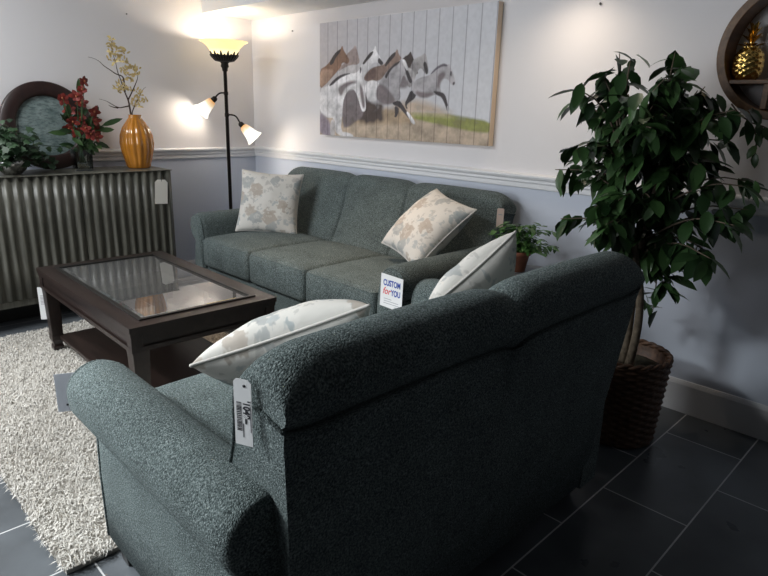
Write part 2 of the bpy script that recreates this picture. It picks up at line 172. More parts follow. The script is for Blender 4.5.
def floor_mat():
    m, nt, b = new_mat('dark_slate_tile')
    g = N(nt, 'ShaderNodeNewGeometry'); s = N(nt, 'ShaderNodeSeparateXYZ'); L(nt, g, 'Position', s, 'Vector')
    ax = N(nt, 'ShaderNodeMath', operation='ADD'); ax.inputs[1].default_value = 0.886 + 0.62 * 20; L(nt, s, 'Y', ax, 0)
    ay = N(nt, 'ShaderNodeMath', operation='ADD'); ay.inputs[1].default_value = -3.670 + 0.308 * 41; L(nt, s, 'X', ay, 0)
    cb = N(nt, 'ShaderNodeCombineXYZ'); L(nt, ax, 'Value', cb, 'X'); L(nt, ay, 'Value', cb, 'Y')
    br = N(nt, 'ShaderNodeTexBrick', offset=0.5, offset_frequency=2)
    br.inputs['Scale'].default_value = 1.0; br.inputs['Mortar Size'].default_value = 0.0028; br.inputs['Mortar Smooth'].default_value = 0.1
    br.inputs['Brick Width'].default_value = 0.62; br.inputs['Row Height'].default_value = 0.308
    br.inputs['Color1'].default_value = (0.076, 0.085, 0.094, 1); br.inputs['Color2'].default_value = (0.105, 0.115, 0.126, 1)
    br.inputs['Mortar'].default_value = (0.55, 0.55, 0.55, 1)
    L(nt, cb, 'Vector', br, 'Vector')
    no = N(nt, 'ShaderNodeTexNoise', i_Scale=5.0, i_Detail=6.0); L(nt, g, 'Position', no, 'Vector')
    r = ramp(nt, [(0.3, (0.75, 0.75, 0.75)), (0.7, (1.25, 1.25, 1.25))]); L(nt, no, 'Fac', r, 'Fac')
    mx = N(nt, 'ShaderNodeMixRGB', blend_type='MULTIPLY', i_Fac=1.0); L(nt, br, 'Color', mx, 'Color1'); L(nt, r, 'Color', mx, 'Color2')
    L(nt, mx, 'Color', b, 'Base Color')
    rr = ramp(nt, [(0.3, (0.26, 0.26, 0.26)), (0.7, (0.40, 0.40, 0.40))]); L(nt, no, 'Fac', rr, 'Fac'); L(nt, rr, 'Color', b, 'Roughness')
    bp = N(nt, 'ShaderNodeBump', i_Strength=0.4, i_Distance=0.002); bp.invert = True
    L(nt, br, 'Fac', bp, 'Height'); L(nt, bp, 'Normal', b, 'Normal')
    return m
M['floor'] = floor_mat()

def cabinet_mat():
    m, nt, b = new_mat('weathered_grey_wood')
    tc = N(nt, 'ShaderNodeTexCoord'); mp = N(nt, 'ShaderNodeMapping'); mp.inputs['Scale'].default_value = (30, 34, 2.2); L(nt, tc, 'Object', mp, 'Vector')
    no = N(nt, 'ShaderNodeTexNoise', i_Scale=1.0, i_Detail=6.0, i_Roughness=0.65); L(nt, mp, 'Vector', no, 'Vector')
    r = ramp(nt, [(0.28, (0.055, 0.054, 0.043)), (0.5, (0.115, 0.112, 0.092)), (0.75, (0.20, 0.195, 0.168))]); L(nt, no, 'Fac', r, 'Fac'); L(nt, r, 'Color', b, 'Base Color')
    b.inputs['Roughness'].default_value = 0.32; b.inputs['Specular IOR Level'].default_value = 0.35
    bp = N(nt, 'ShaderNodeBump', i_Strength=0.12, i_Distance=0.004); L(nt, no, 'Fac', bp, 'Height'); L(nt, bp, 'Normal', b, 'Normal')
    return m
M['cabinet'] = cabinet_mat()

def plank_mat():
    m, nt, b = new_mat('printed_white_planks')
    g = N(nt, 'ShaderNodeNewGeometry'); s = N(nt, 'ShaderNodeSeparateXYZ'); L(nt, g, 'Position', s, 'Vector')
    a = N(nt, 'ShaderNodeMath', operation='MULTIPLY_ADD'); a.inputs[1].default_value = 1 / 0.1003; a.inputs[2].default_value = -1.512 / 0.1003 + 40
    L(nt, s, 'X', a, 0)
    f = N(nt, 'ShaderNodeMath', operation='FRACT'); L(nt, a, 'Value', f, 0)
    ln = ramp(nt, [(0.0, (0.55, 0.53, 0.55)), (0.02, (0.55, 0.53, 0.55)), (0.06, (1, 1, 1)), (0.95, (0.97, 0.97, 0.97)), (1.0, (0.6, 0.58, 0.6))]); L(nt, f, 'Value', ln, 'Fac')
    at = N(nt, 'ShaderNodeVertexColor'); at.layer_name = 'ink'
    mx = N(nt, 'ShaderNodeMixRGB', blend_type='MULTIPLY', i_Fac=1.0); L(nt, at, 'Color', mx, 'Color1'); L(nt, ln, 'Color', mx, 'Color2')
    L(nt, mx, 'Color', b, 'Base Color'); b.inputs['Roughness'].default_value = 0.7
    return m
M['plank'] = plank_mat()
INK = dict(sand=(0.50, 0.395, 0.30), grass=(0.28, 0.29, 0.09), dust=(0.52, 0.41, 0.32), dust2=(0.42, 0.31, 0.21), roan=(0.42, 0.33, 0.31),
           brown=(0.25, 0.145, 0.10), brownlt=(0.45, 0.29, 0.21), dark=(0.055, 0.045, 0.045), white2=(0.58, 0.54, 0.54), white=(0.80, 0.77, 0.78),
           darkgrey=(0.065, 0.055, 0.058), chest=(0.29, 0.20, 0.165), brown2=(0.17, 0.11, 0.095), darkbr=(0.075, 0.055, 0.05), grey2=(0.42, 0.39, 0.39),
           shade=(0.20, 0.165, 0.17), grey=(0.47, 0.44, 0.455), mane=(0.16, 0.14, 0.16), darkmass=(0.085, 0.062, 0.055), purple=(0.30, 0.25, 0.30))

def glass_mat(name, tint=(0.9, 0.95, 0.93), ior=1.5, boost=1.0, rough=0.0, haze=0.0):
    m = bpy.data.materials.new(name); m.use_nodes = True; nt = m.node_tree
    nt.nodes.clear(); o = N(nt, 'ShaderNodeOutputMaterial')
    t = N(nt, 'ShaderNodeBsdfTransparent'); t.inputs['Color'].default_value = (*tint, 1)
    g = N(nt, 'ShaderNodeBsdfGlossy'); g.inputs['Roughness'].default_value = rough
    f = N(nt, 'ShaderNodeFresnel'); f.inputs['IOR'].default_value = ior
    k = N(nt, 'ShaderNodeMath', operation='MULTIPLY'); k.inputs[1].default_value = boost; k.use_clamp = True
    mx = N(nt, 'ShaderNodeMixShader'); L(nt, f, 'Fac', k, 0); L(nt, k, 'Value', mx, 'Fac'); L(nt, t, 'BSDF', mx, 1); L(nt, g, 'BSDF', mx, 2); 
    if haze:
        df = N(nt, 'ShaderNodeBsdfDiffuse'); df.inputs['Color'].default_value = (0.5, 0.5, 0.5, 1); m2 = N(nt, 'ShaderNodeMixShader'); m2.inputs['Fac'].default_value = haze
        L(nt, mx, 'Shader', m2, 1); L(nt, df, 'BSDF', m2, 2); mx = m2
    L(nt, mx, 'Shader', o, 'Surface')
    return m
M['table_glass'] = glass_mat('table_glass', (0.62, 0.64, 0.62), 2.4, 1.75, 0.012, 0.09)
M['vase_glass'] = glass_mat('vase_glass', (0.90, 0.92, 0.90), 1.45, 1.0)

def shade_mat(name, top, base, zlo, zhi, strength):
    """lit frosted glass: amber at the fitting, glowing cream towards the mouth"""
    m, nt, b = new_mat(name)
    tc = N(nt, 'ShaderNodeTexCoord'); s = N(nt, 'ShaderNodeSeparateXYZ'); L(nt, tc, 'Object', s, 'Vector')
    mr = N(nt, 'ShaderNodeMapRange'); mr.inputs['From Min'].default_value = zlo; mr.inputs['From Max'].default_value = zhi; L(nt, s, 'Z', mr, 'Value')
    r = ramp(nt, [(0.0, base), (0.28, [x * 0.7 + y * 0.3 for x, y in zip(base, top)]), (0.55, top), (1.0, top)]); L(nt, mr, 'Result', r, 'Fac')
    L(nt, r, 'Color', b, 'Base Color'); L(nt, r, 'Color', b, 'Emission Color'); b.inputs['Emission Strength'].default_value = strength
    b.inputs['Roughness'].default_value = 0.3
    return m
M['vase'] = simple('amber_glaze', (0.52, 0.20, 0.022), 0.12, noise=0.15, scale=12, coat=0.6)

def aged_mat():
    m, nt, b = new_mat('aged_script_panel')
    tc = N(nt, 'ShaderNodeTexCoord'); no = N(nt, 'ShaderNodeTexNoise', i_Scale=14.0, i_Detail=6.0); L(nt, tc, 'Object', no, 'Vector')
    mp = N(nt, 'ShaderNodeMapping'); mp.inputs['Scale'].default_value = (1, 22, 75); L(nt, tc, 'Object', mp, 'Vector')
    n2 = N(nt, 'ShaderNodeTexNoise', i_Scale=1.0, i_Detail=5.0, i_Roughness=0.7); L(nt, mp, 'Vector', n2, 'Vector')
    r = ramp(nt, [(0.3, (0.10, 0.145, 0.145)), (0.7, (0.27, 0.33, 0.32))]); L(nt, no, 'Fac', r, 'Fac')
    r2 = ramp(nt, [(0.42, (0.35, 0.38, 0.40)), (0.52, (1, 1, 1))]); L(nt, n2, 'Fac', r2, 'Fac')
    mx = N(nt, 'ShaderNodeMixRGB', blend_type='MULTIPLY', i_Fac=0.7); L(nt, r, 'Color', mx, 'Color1'); L(nt, r2, 'Color', mx, 'Color2'); L(nt, mx, 'Color', b, 'Base Color')
    b.inputs['Roughness'].default_value = 0.4
    return m
M['aged'] = aged_mat()
def rug_mat():
    m, nt, b = new_mat('cream_shag')
    g = N(nt, 'ShaderNodeNewGeometry'); r = ramp(nt, [(0.0, (0.56, 0.525, 0.475)), (0.5, (0.66, 0.63, 0.58)), (1.0, (0.74, 0.71, 0.665))])
    L(nt, g, 'Random Per Island', r, 'Fac'); L(nt, r, 'Color', b, 'Base Color'); b.inputs['Roughness'].default_value = 0.85; b.inputs['Specular IOR Level'].default_value = 0.15
    return m
M['pile'] = rug_mat()
M['rug_back'] = simple('rug_backing', (0.46, 0.43, 0.39), 0.95)

# ------------------------------------------------------------------ geometry helpers
class MB:
    def __init__(s): s.v = []; s.f = []; s.m = []; s.sm = []
    def add(s, vs, fs, mi=0, smooth=True):
        o = len(s.v); s.v += [tuple(x) for x in vs]
        for f in fs: s.f.append(tuple(i + o for i in f)); s.m.append(mi); s.sm.append(smooth)
    def box(s, x0, x1, y0, y1, z0, z1, mi=0, mat=None):
        vs = [Vector((x, y, z)) for z in (z0, z1) for y in (y0, y1) for x in (x0, x1)]
        if mat: vs = [mat @ v for v in vs]
        s.add(vs, [(0, 2, 3, 1), (4, 5, 7, 6), (0, 1, 5, 4), (2, 6, 7, 3), (0, 4, 6, 2), (1, 3, 7, 5)], mi, False)
    def loft(s, rings, closed=True, cap0=True, cap1=True, mi=0, smooth=True, loop=False):
        n = len(rings[0]); vs = [p for r in rings for p in r]; fs = []
        R = len(rings)
        for i in range(R if loop else R - 1):
            for j in range(n if closed else n - 1):
                a, b = i * n + j, i * n + (j + 1) % n; c = ((i + 1) % R) * n
                fs.append((a, b, c + (j + 1) % n, c + j))
        s.add(vs, fs, mi, smooth)
        o = len(s.v) - len(vs)
        if closed and not loop:
            if cap0: s.f.append(tuple(o + j for j in range(n - 1, -1, -1))); s.m.append(mi); s.sm.append(False)
            if cap1: s.f.append(tuple(o + (R - 1) * n + j for j in range(n))); s.m.append(mi); s.sm.append(False)
    def tube(s, pts, rad, n=8, mi=0, loop=False):
        pts = [Vector(p) for p in pts]; R = rad if isinstance(rad, (list, tuple)) else [rad] * len(pts)
        K = len(pts); rings = []; prev = None
        for i, p in enumerate(pts):
            if loop: t = pts[(i + 1) % K] - pts[i - 1]
            else: t = pts[min(i + 1, K - 1)] - pts[max(i - 1, 0)]
            if t.length < 1e-9: t = Vector((0, 0, 1))
            t.normalize()
            if prev is None:
                up = Vector((0, 0, 1)) if abs(t.z) < 0.9 else Vector((1, 0, 0)); a = t.cross(up).normalized()
            else:
                a = prev - t * prev.dot(t)
                a = a.normalized() if a.length > 1e-6 else t.orthogonal().normalized()
            prev = a; b = t.cross(a)
            rings.append([p + (a * math.cos(2 * PI * k / n) + b * math.sin(2 * PI * k / n)) * R[i] for k in range(n)])
        s.loft(rings, True, True, True, mi, True, loop)
    def lathe(s, prof, n=24, c=(0, 0, 0), mi=0, mat=None, rf=None, caps=True):
        rings = []
        for r, z in prof:
            ring = []
            for k in range(n):
                a = 2 * PI * k / n; rr = r * (rf(a, z) if rf else 1)
                v = Vector((c[0] + rr * math.cos(a), c[1] + rr * math.sin(a), c[2] + z)); ring.append(mat @ v if mat else v)
            rings.append(ring)
        s.loft(rings, True, caps, caps, mi)
    def leaf(s, base, d, up, ln, w, mi=0, droop=0.25, fold=0.25):
        d = Vector(d).normalized(); side = d.cross(Vector(up))
        side = side.normalized() if side.length > 1e-4 else d.orthogonal().normalized()
        nrm = side.cross(d).normalized(); base = Vector(base)
        ws = [0.0, 0.75, 1.0, 0.72, 0.0]; ts = [0, 0.22, 0.48, 0.76, 1.0]; mid = []; lf = []; rt = []
        for t, k in zip(ts, ws):
            p = base + d * (t * ln) - nrm * (droop * ln * t * t); mid.append(p)
            if 0 < t < 1:
                lf.append(p + side * (k * w / 2) + nrm * (fold * w * k / 2)); rt.append(p - side * (k * w / 2) + nrm * (fold * w * k / 2))
        vs = mid + lf + rt
        s.add(vs, [(0, 1, 5), (1, 2, 6, 5), (2, 3, 7, 6), (3, 4, 7), (0, 8, 1), (1, 8, 9, 2), (2, 9, 10, 3), (3, 10, 4)], mi, True)
    def build(s, name, mats, parent=None, bevel=0, loc=None, weld=False):
        me = bpy.data.meshes.new(name); me.from_pydata(s.v, [], s.f)
        if not isinstance(mats, (list, tuple)): mats = [mats]
        for m in mats: me.materials.append(m)
        me.polygons.foreach_set('material_index', s.m); me.polygons.foreach_set('use_smooth', s.sm); me.update()
        if weld:
            bm = bmesh.new(); bm.from_mesh(me); bmesh.ops.remove_doubles(bm, verts=bm.verts, dist=1e-5)
            bmesh.ops.recalc_face_normals(bm, faces=bm.faces); bm.to_mesh(me); bm.free()
        o = bpy.data.objects.new(name, me); COL.objects.link(o)
        if parent: o.parent = parent
        if loc: o.location = loc
        if bevel:
            b = o.modifiers.new('bevel', 'BEVEL'); b.width = bevel; b.segments = 2; b.limit_method = 'ANGLE'; b.angle_limit = 0.7
        return o
def tag(o, label, cat, group=None):
    o['label'] = label; o['category'] = cat
    if group: o['group'] = group
    return o
def thing(name, label, cat, loc=(0, 0, 0), rz=0, group=None, rot=None):
    o = bpy.data.objects.new(name, None); COL.objects.link(o); o.empty_display_size = 0.1
    o.location = loc; o.rotation_euler = rot if rot else (0, 0, rz)
    return tag(o, label, cat, group)
def struct(mb, name, mat, bevel=0):
    o = mb.build(name, mat, None, bevel); o['kind'] = 'structure'; return o
def boxes(*bs):
    m = MB()
    for b in bs: m.box(*b)
    return m
def chaikin(poly, n=2):
    for _ in range(n):
        out = []
        for i in range(len(poly)):
            a, b = poly[i], poly[(i + 1) % len(poly)]
            out += [tuple(x * 0.75 + y * 0.25 for x, y in zip(a, b)), tuple(x * 0.25 + y * 0.75 for x, y in zip(a, b))]
        poly = out
    return poly
def smooth_path(pts, n=2):
    pts = [Vector(p) for p in pts]
    for _ in range(n):
        out = [pts[0]]
        for a, b in zip(pts, pts[1:]): out += [a * 0.75 + b * 0.25, a * 0.25 + b * 0.75]
        out.append(pts[-1]); pts = out
    return pts
def rounded_box(c, size, r, seg=4, div=8, crown=0.0):
    """vertices and faces of a soft box (for cushions)"""
    mb = MB(); hx, hy, hz = [x / 2 for x in size]
    def grid(h, k):
        lin = [-h] + [-h + r * (1 - math.cos(PI / 2 * i / seg)) for i in range(1, seg)] + [(-h + r) + (2 * h - 2 * r) * i / k for i in range(k + 1)]
        return lin + [h - r + r * math.sin(PI / 2 * i / seg) for i in range(1, seg)] + [h]
    gx, gy, gz = grid(hx, div), grid(hy, div), grid(hz, 2)
    def P(x, y, z):
        p = Vector((x, y, z)); q = Vector((max(-hx + r, min(hx - r, x)), max(-hy + r, min(hy - r, y)), max(-hz + r, min(hz - r, z))))
        d = p - q
        if d.length > 1e-9: p = q + d.normalized() * r
        kx, ky = max(0, 1 - (p.x / hx) ** 2), max(0, 1 - (p.y / hy) ** 2)
        if p.z > 0: p.z += crown * (kx ** 0.6) * (ky ** 0.6)
        return p + Vector(c)
    def face(ga, gb, fn, flip):
        vs = [fn(a, b) for b in gb for a in ga]; n = len(ga); fs = []
        for j in range(len(gb) - 1):
            for i in range(n - 1):
                q = (j * n + i, j * n + i + 1, (j + 1) * n + i + 1, (j + 1) * n + i); fs.append(q[::-1] if flip else q)
        mb.add(vs, fs)
    for sgn in (-1, 1):
        face(gx, gy, lambda a, b: P(a, b, sgn * hz), sgn < 0)
        face(gx, gz, lambda a, b: P(a, sgn * hy, b), sgn > 0)
        face(gy, gz, lambda a, b: P(sgn * hx, a, b), sgn < 0)
    return mb
def text_mesh(name, body, size, mat, parent, loc, rot, extrude=0.0002, shear=0.0, sx=1.0, bold=0.0):
    cu = bpy.data.curves.new(name, 'FONT'); cu.body = body; cu.size = size; cu.align_x = 'CENTER'; cu.align_y = 'CENTER'; cu.extrude = extrude; cu.shear = shear; cu.offset = bold
    t = bpy.data.objects.new(name, cu); COL.objects.link(t)
    bpy.context.view_layer.update()
    me = bpy.data.meshes.new_from_object(t.evaluated_get(bpy.context.evaluated_depsgraph_get()))
    bpy.data.objects.remove(t); bpy.data.curves.remove(cu)
    me.materials.clear(); me.materials.append(mat)
    o = bpy.data.objects.new(name, me); COL.objects.link(o); o.parent = parent; o.location = loc; o.rotation_euler = rot; o.scale = (sx, 1, 1)
    return o

# ------------------------------------------------------------------ camera
cam_data = bpy.data.cameras.new('camera'); cam = bpy.data.objects.new('camera', cam_data); COL.objects.link(cam)
yaw, pit, rol = 0.78014, 0.28146, 0.02919
fwd = Vector((-math.sin(yaw) * math.cos(pit), math.cos(yaw) * math.cos(pit), -math.sin(pit)))
rt = fwd.cross(Vector((0, 0, 1))).normalized(); up = rt.cross(fwd)
r2 = rt * math.cos(rol) + up * math.sin(rol); u2 = -rt * math.sin(rol) + up * math.cos(rol)
cam.matrix_world = Matrix(((r2.x, u2.x, -fwd.x, 4.474), (r2.y, u2.y, -fwd.y, -2.922), (r2.z, u2.z, -fwd.z, 1.35), (0, 0, 0, 1)))
cam_data.sensor_width = 36; cam_data.lens = 36 * 603.19 / 768; cam_data.clip_start = 0.05
scene.camera = cam

# ------------------------------------------------------------------ the room
CZ = 2.62
struct(boxes((-0.1, 6.6, -6.1, 0.1, -0.05, 0)), 'floor', M['floor'])
struct(boxes((-0.1, 6.6, -6.1, 0.1, CZ, CZ + 0.05)), 'ceiling', simple('dark_ceiling_tile', (0.22, 0.22, 0.22), 0.9))
struct(boxes((-0.1, 0, -6.1, 0.1, 0, CZ)), 'wall_left', M['wall'])
struct(boxes((0, 6.6, 0, 0.1, 0, CZ)), 'wall_back', M['wall'])
struct(boxes((6.5, 6.6, -6.1, 0, 0, CZ)), 'light_block_right', simple('light_block_dark', (0.06, 0.06, 0.063), 0.8))  # unseen dark wall, added to keep side light off the loveseat back
WX0, WX1, WZ0, WZ1 = 0.15, 2.75, 0.55, 2.45
struct(boxes((0, WX0, -6.1, -6.0, 0, CZ), (WX1, 6.5, -6.1, -6.0, 0, CZ), (WX0, WX1, -6.1, -6.0, 0, WZ0), (WX0, WX1, -6.1, -6.0, WZ1, CZ)), 'wall_front', simple('grey_partition', (0.14, 0.14, 0.145), 0.8))
fr = MB()
for x in (WX0, (WX0 + WX1) / 2 - 0.03, WX1 - 0.06): fr.box(x, x + 0.06, -6.08, -6.0, WZ0, WZ1)
for z in (WZ0, WZ1 - 0.06): fr.box(WX0, WX1, -6.08, -6.0, z, z + 0.06)
struct(fr, 'window_1', M['trim'])
struct(boxes((0, 6.5, -0.43, 0, 2.038, CZ)), 'ceiling_soffit', M['ceiling'])
def rail(name, z0, prof, left):
    mb = MB(); ends = (0.0, 6.5) if not left else (0.0, -6.0); rings = []
    for e in ends:
        rings.append([(e if not left else d, -d if not left else e, z0 + z) for d, z in prof])
    mb.loft(rings, True, True, True, 0, False); struct(mb, name, M['trim'])
RP = [(0, 0), (0.010, 0), (0.013, 0.006), (0.013, 0.026), (0.020, 0.034), (0.020, 0.046), (0.030, 0.056), (0.034, 0.064), (0.034, 0.072), (0.020, 0.078), (0, 0.080)]
rail('trim_1', 0.978, RP, False); rail('trim_2', 0.972, RP, True)
BP = [(0, 0), (0.014, 0), (0.014, 0.140), (0.010, 0.152), (0.006, 0.161), (0, 0.161)]
rail('baseboard_back', 0, BP, False); rail('baseboard_left', 0, BP, True)

# ------------------------------------------------------------------ sofas
def make_sofa(name, label, loc, rz, W, ncush, BW):
    t = thing(name, label, 'sofa', loc, rz)
    F = M['fabric']; sh = W - 0.19
    fr = boxes((-sh - 0.02, sh + 0.02, -0.425, 0.375, 0.09, 0.32)); fr.build('frame', F, t, 0.012)
    # arms: sock arm with a rolled top over a flat side panel
    for s in (-1, 1):
        cx, cz, r = W - 0.091, 0.582, 0.090
        prof = [(W - 0.185, 0.09), (W - 0.188, 0.30), (W - 0.195, 0.50)]
        prof += [(cx + r * math.cos(a), cz + r * math.sin(a)) for a in [PI - PI * 1.44 * k / 24 for k in range(1, 25)]]
        prof += [(W - 0.072, 0.500), (W - 0.071, 0.46), (W - 0.073, 0.30), (W - 0.077, 0.09)]
        rings = []
        for y, inset in ((-0.455, 0.060), (-0.454, 0.045), (-0.447, 0.028), (-0.435, 0.014), (-0.418, 0.005), (-0.395, 0.0), (-0.2, 0), (0.1, 0), (0.36, 0), (0.412, 0.002), (0.420, 0.010), (0.422, 0.03)):
            ring = []
            for (px, pz) in prof:
                ax, az = (cx - 0.02, min(max(pz, 0.14), cz)); d = Vector((px - ax, pz - az)); ln = d.length
                ins = inset * (0.12 + 0.88 * min(1, max(0, (pz - 0.40) / 0.12))); k = max(0, 1 - ins / ln) if ln > 1e-6 else 1
                ring.append((s * (ax + d.x * k), y, az + d.y * k))
            rings.append(ring if s > 0 else ring[::-1])
        mb = MB(); mb.loft(rings); arm = mb.build('arm', F, t)
        pp = [(p[0], rings[3][0][1], p[2]) for p in (rings[3] if s > 0 else rings[3][::-1])]
        pm = MB(); pm.tube(pp, 0.0045, 6); pm.build('piping', F, arm)
    # seat cushions
    cw = 2 * sh / ncush
    for i in range(ncush):
        x = -sh + cw * (i + 0.5); c = (x, -0.145, 0.425)
        cb = rounded_box(c, (cw - 0.004, 0.63, 0.195), 0.035, 4, 8, 0.028)
        cu = cb.build('seat_cushion', F, t, weld=True)
        hx, hy = (cw - 0.004) / 2 - 0.010, 0.315 - 0.010; pts = []
        for (qx, qy, a0) in ((hx - .03, -hy + .03, -90), (hx - .03, hy - .03, 0), (-hx + .03, hy - .03, 90), (-hx + .03, -hy + .03, 180)):
            for k in range(5):
                a = math.radians(a0 + 22.5 * k); pts.append((x + qx + 0.03 * math.cos(a), c[1] + qy + 0.03 * math.sin(a), 0.513))
        pm = MB(); pm.tube(pts, 0.0055, 6, loop=True); pm.build('piping', F, cu)
    # backrest: humped top roll, channels at the cushion joints
    seams = [-sh + cw * i for i in range(1, ncush)]; edge = [-BW] + seams + [BW]
    xs = []; K = 170
    for k in range(K + 1): xs.append(-1 + 2 * k / K)
    xs += [q / BW for q in seams] + [(q + d) / BW for q in seams for d in (-0.006, 0.006)]
    xs += [sg * (1 - e) for sg in (-1, 1) for e in (0.002, 0.005)]
    xs = sorted(set(round(x, 5) for x in xs))
    rings = []
    for a in xs:
        xx = a * BW; g = sum(math.exp(-((xx - q) / 0.010) ** 2) for q in seams); gw = sum(math.exp(-((xx - q) / 0.05) ** 2) for q in seams)
        i = max(j for j in range(len(edge) - 1) if xx >= edge[j] - 1e-6); tt = (xx - edge[i]) / (edge[i + 1] - edge[i]); puff = 1 - (2 * tt - 1) ** 2
        e = (1 - abs(a)) * BW; rr = 0.11
        k = 1 if e > rr else math.sqrt(max(0, 1 - (1 - e / rr) ** 2))
        ht = 0.950 - 0.058 * (1 - k) - 0.014 * gw - 0.003 * g + 0.004 * puff
        r = 0.080 * (0.45 + 0.55 * k); dy = 0.020 * g - 0.020 * puff * (e > 0.0)
        cy, cz = 0.418, ht - r
        pts = [(0.12, 0.30, 0.3), (0.145, 0.42, 0.7), (0.195, 0.52, 1), (0.255, 0.64, 1), (0.298, 0.74, 1)]
        pts = [(p[0] + dy * p[2] + 0.008 * (1 - k), min(p[1], cz - 0.02)) for p in pts]
        pts.append((0.328 + 0.5 * dy + 0.006 * (1 - k), cz - 0.010))
        pts += [(cy + 0.079 * math.cos(th) + 0.25 * dy * (math.cos(th) < 0), cz + r * math.sin(th)) for th in [math.radians(175 - 225 * q / 16) for q in range(17)]]
        pts += [(0.488, cz - r * 0.72), (0.482, 0.80), (0.462, 0.60), (0.440, 0.40), (0.415, 0.10), (0.25, 0.10)]
        ring = []
        for (y, z) in pts:
            wz = BW - 0.07 + 0.07 * min(1, max(0, (z - 0.15) / 0.70))
            ring.append((a * wz, y, z))
        rings.append(ring)
    mb = MB(); mb.loft(rings); back = mb.build('backrest', F, t)
    for ring in (rings[0], rings[-1]):
        pm = MB(); sg = 1 if ring[0][0] > 0 else -1
        pm.tube([ring[q] for q in (2, 3, 4, 5, 6, -6)], 0.005, 6); pm.build('piping', F, back)
    for sx in (-1, 1):
        for y in (-0.392, 0.33):
            lm = MB(); x = sx * (W - 0.125)
            lm.loft([[(x + a * q, y + b * q, z) for a, b in ((-1, -1), (1, -1), (1, 1), (-1, 1))] for z, q in ((0.0, 0.022), (0.10, 0.034))], smooth=False); lm.build('leg', M['black_wood'], t, 0.004)
    return t
make_sofa('sofa', 'long grey-green three-seat sofa against the wall under the horse picture', (1.66, -0.525, 0), 0, 1.02, 3, 0.97)
make_sofa('loveseat', 'grey-green two-seat loveseat in the foreground seen from behind', (3.244, -1.69, 0), math.radians(-90.6), 0.785, 2, 0.70)

# ------------------------------------------------------------------ throw pillows
def pillow(label, loc, rot, size=0.43, thick=0.15):
    t = thing('throw_pillow', label, 'pillow', loc, group='floral throw pillows'); t.rotation_euler = rot
    n = 26; top = []; mb = MB()
    def E(u, v):   # edges drawn in between the ears
        return (u * size / 2 * (1 - 0.085 * (1 - v * v) * abs(u) ** 2), v * size / 2 * (1 - 0.085 * (1 - u * u) * abs(v) ** 2))
    g = [math.sin(PI / 2 * (-1 + 2 * i / n)) for i in range(n + 1)]
    for sg in (1, -1):
        vs = []
        for v in g:
            for u in g:
                x, y = E(u, v); k = max(0, (1 - u * u) * (1 - v * v)); z = sg * thick / 2 * k ** 0.42
                z += 0.006 * math.sin(9 * u + 3 * v) * math.sin(7 * v) * k
                vs.append((x, y, z))
        fs = []
        for j in range(n):
            for i in range(n):
                q = (j * (n + 1) + i, j * (n + 1) + i + 1, (j + 1) * (n + 1) + i + 1, (j + 1) * (n + 1) + i); fs.append(q if sg > 0 else q[::-1])
        mb.add(vs, fs)
    cv = mb.build('cover', M['pillow'], t, weld=True)
    pts = [E(u, -1) for u in g[:-1]] + [E(1, v) for v in g[:-1]] + [E(u, 1) for u in g[:0:-1]] + [E(-1, v) for v in g[:0:-1]]
    pm = MB(); pm.tube([(x, y, 0) for x, y in pts], 0.0048, 6, loop=True); pm.build('piping', M['pillow_piping'], cv)
    return t
def look(normal, upv, roll=0):
    n = Vector(normal).normalized(); u = Vector(upv); u = (u - n * u.dot(n)).normalized(); r = u.cross(n)
    m = Matrix((r, u, n)).transposed() @ Matrix.Rotation(math.radians(roll), 3, 'Z')
    return m.to_euler()
pillow('floral cream pillow leaning in the left corner of the long sofa by the floor lamp', (0.975, -0.535, 0.735), look((0.60, -0.70, 0.30), (0, 0, 1), -3), 0.43, 0.16)
pillow('floral cream pillow leaning back at the right arm of the long sofa', (2.345, -0.455, 0.762), look((-0.17, -0.68, 0.72), (0, 0, 1), -10), 0.44, 0.20)
pillow('floral cream pillow tilted on one corner at the far end of the loveseat', (3.275, -1.285, 0.742), look((-0.88, -0.12, 0.45), (0, 0, 1), -34), 0.395, 0.20)
pillow('floral cream pillow slumped at the near end of the loveseat behind the white barcode tag', (3.15, -1.93, 0.688), look((-0.58, 0.10, 0.81), (0, 0, 1), -34), 0.475, 0.215)

# ------------------------------------------------------------------ coffee table
t = thing('coffee_table', 'dark espresso coffee table with glass inset top and lower shelf on the shag rug', 'table', (1.562, -1.676, 0.0), math.radians(-1.0))
hx, hy, zt = 0.625, 0.348, 0.500
fw = 0.077
top = MB()
for s in (-1, 1):
    top.add([(s * hx, s * hy, zt), (-s * hx, s * hy, zt), (-s * (hx - fw), s * (hy - fw), zt), (s * (hx - fw), s * (hy - fw), zt)], [(0, 1, 2, 3)], 0, False)
    top.add([(s * hx, -s * hy, zt), (s * hx, s * hy, zt), (s * (hx - fw), s * (hy - fw), zt), (s * (hx - fw), -s * (hy - fw), zt)], [(0, 1, 2, 3)], 1, False)
def ringbox(mb, ox, oy, ix, iy, z0, z1, mi=0):
    for z, fl in ((z0, True),):
        o = [(-ox, -oy, z), (ox, -oy, z), (ox, oy, z), (-ox, oy, z)]; i = [(-ix, -iy, z), (ix, -iy, z), (ix, iy, z), (-ix, iy, z)]
        mb.add(o + i, [(0, 4, 5, 1), (1, 5, 6, 2), (2, 6, 7, 3), (3, 7, 4, 0)], mi, False)
    o = [(-ox, -oy), (ox, -oy), (ox, oy), (-ox, oy)]; i = [(-ix, -iy), (ix, -iy), (ix, iy), (-ix, iy)]
    for k in range(4):
        a, b = o[k], o[(k + 1) % 4]; mb.add([(*a, z0), (*b, z0), (*b, z1), (*a, z1)], [(0, 1, 2, 3)], mi, False)
        a, b = i[k], i[(k + 1) % 4]; mb.add([(*a, z0), (*b, z0), (*b, z1), (*a, z1)], [(3, 2, 1, 0)], mi, False)
ringbox(top, hx, hy, hx - fw, hy - fw, zt - 0.022, zt)
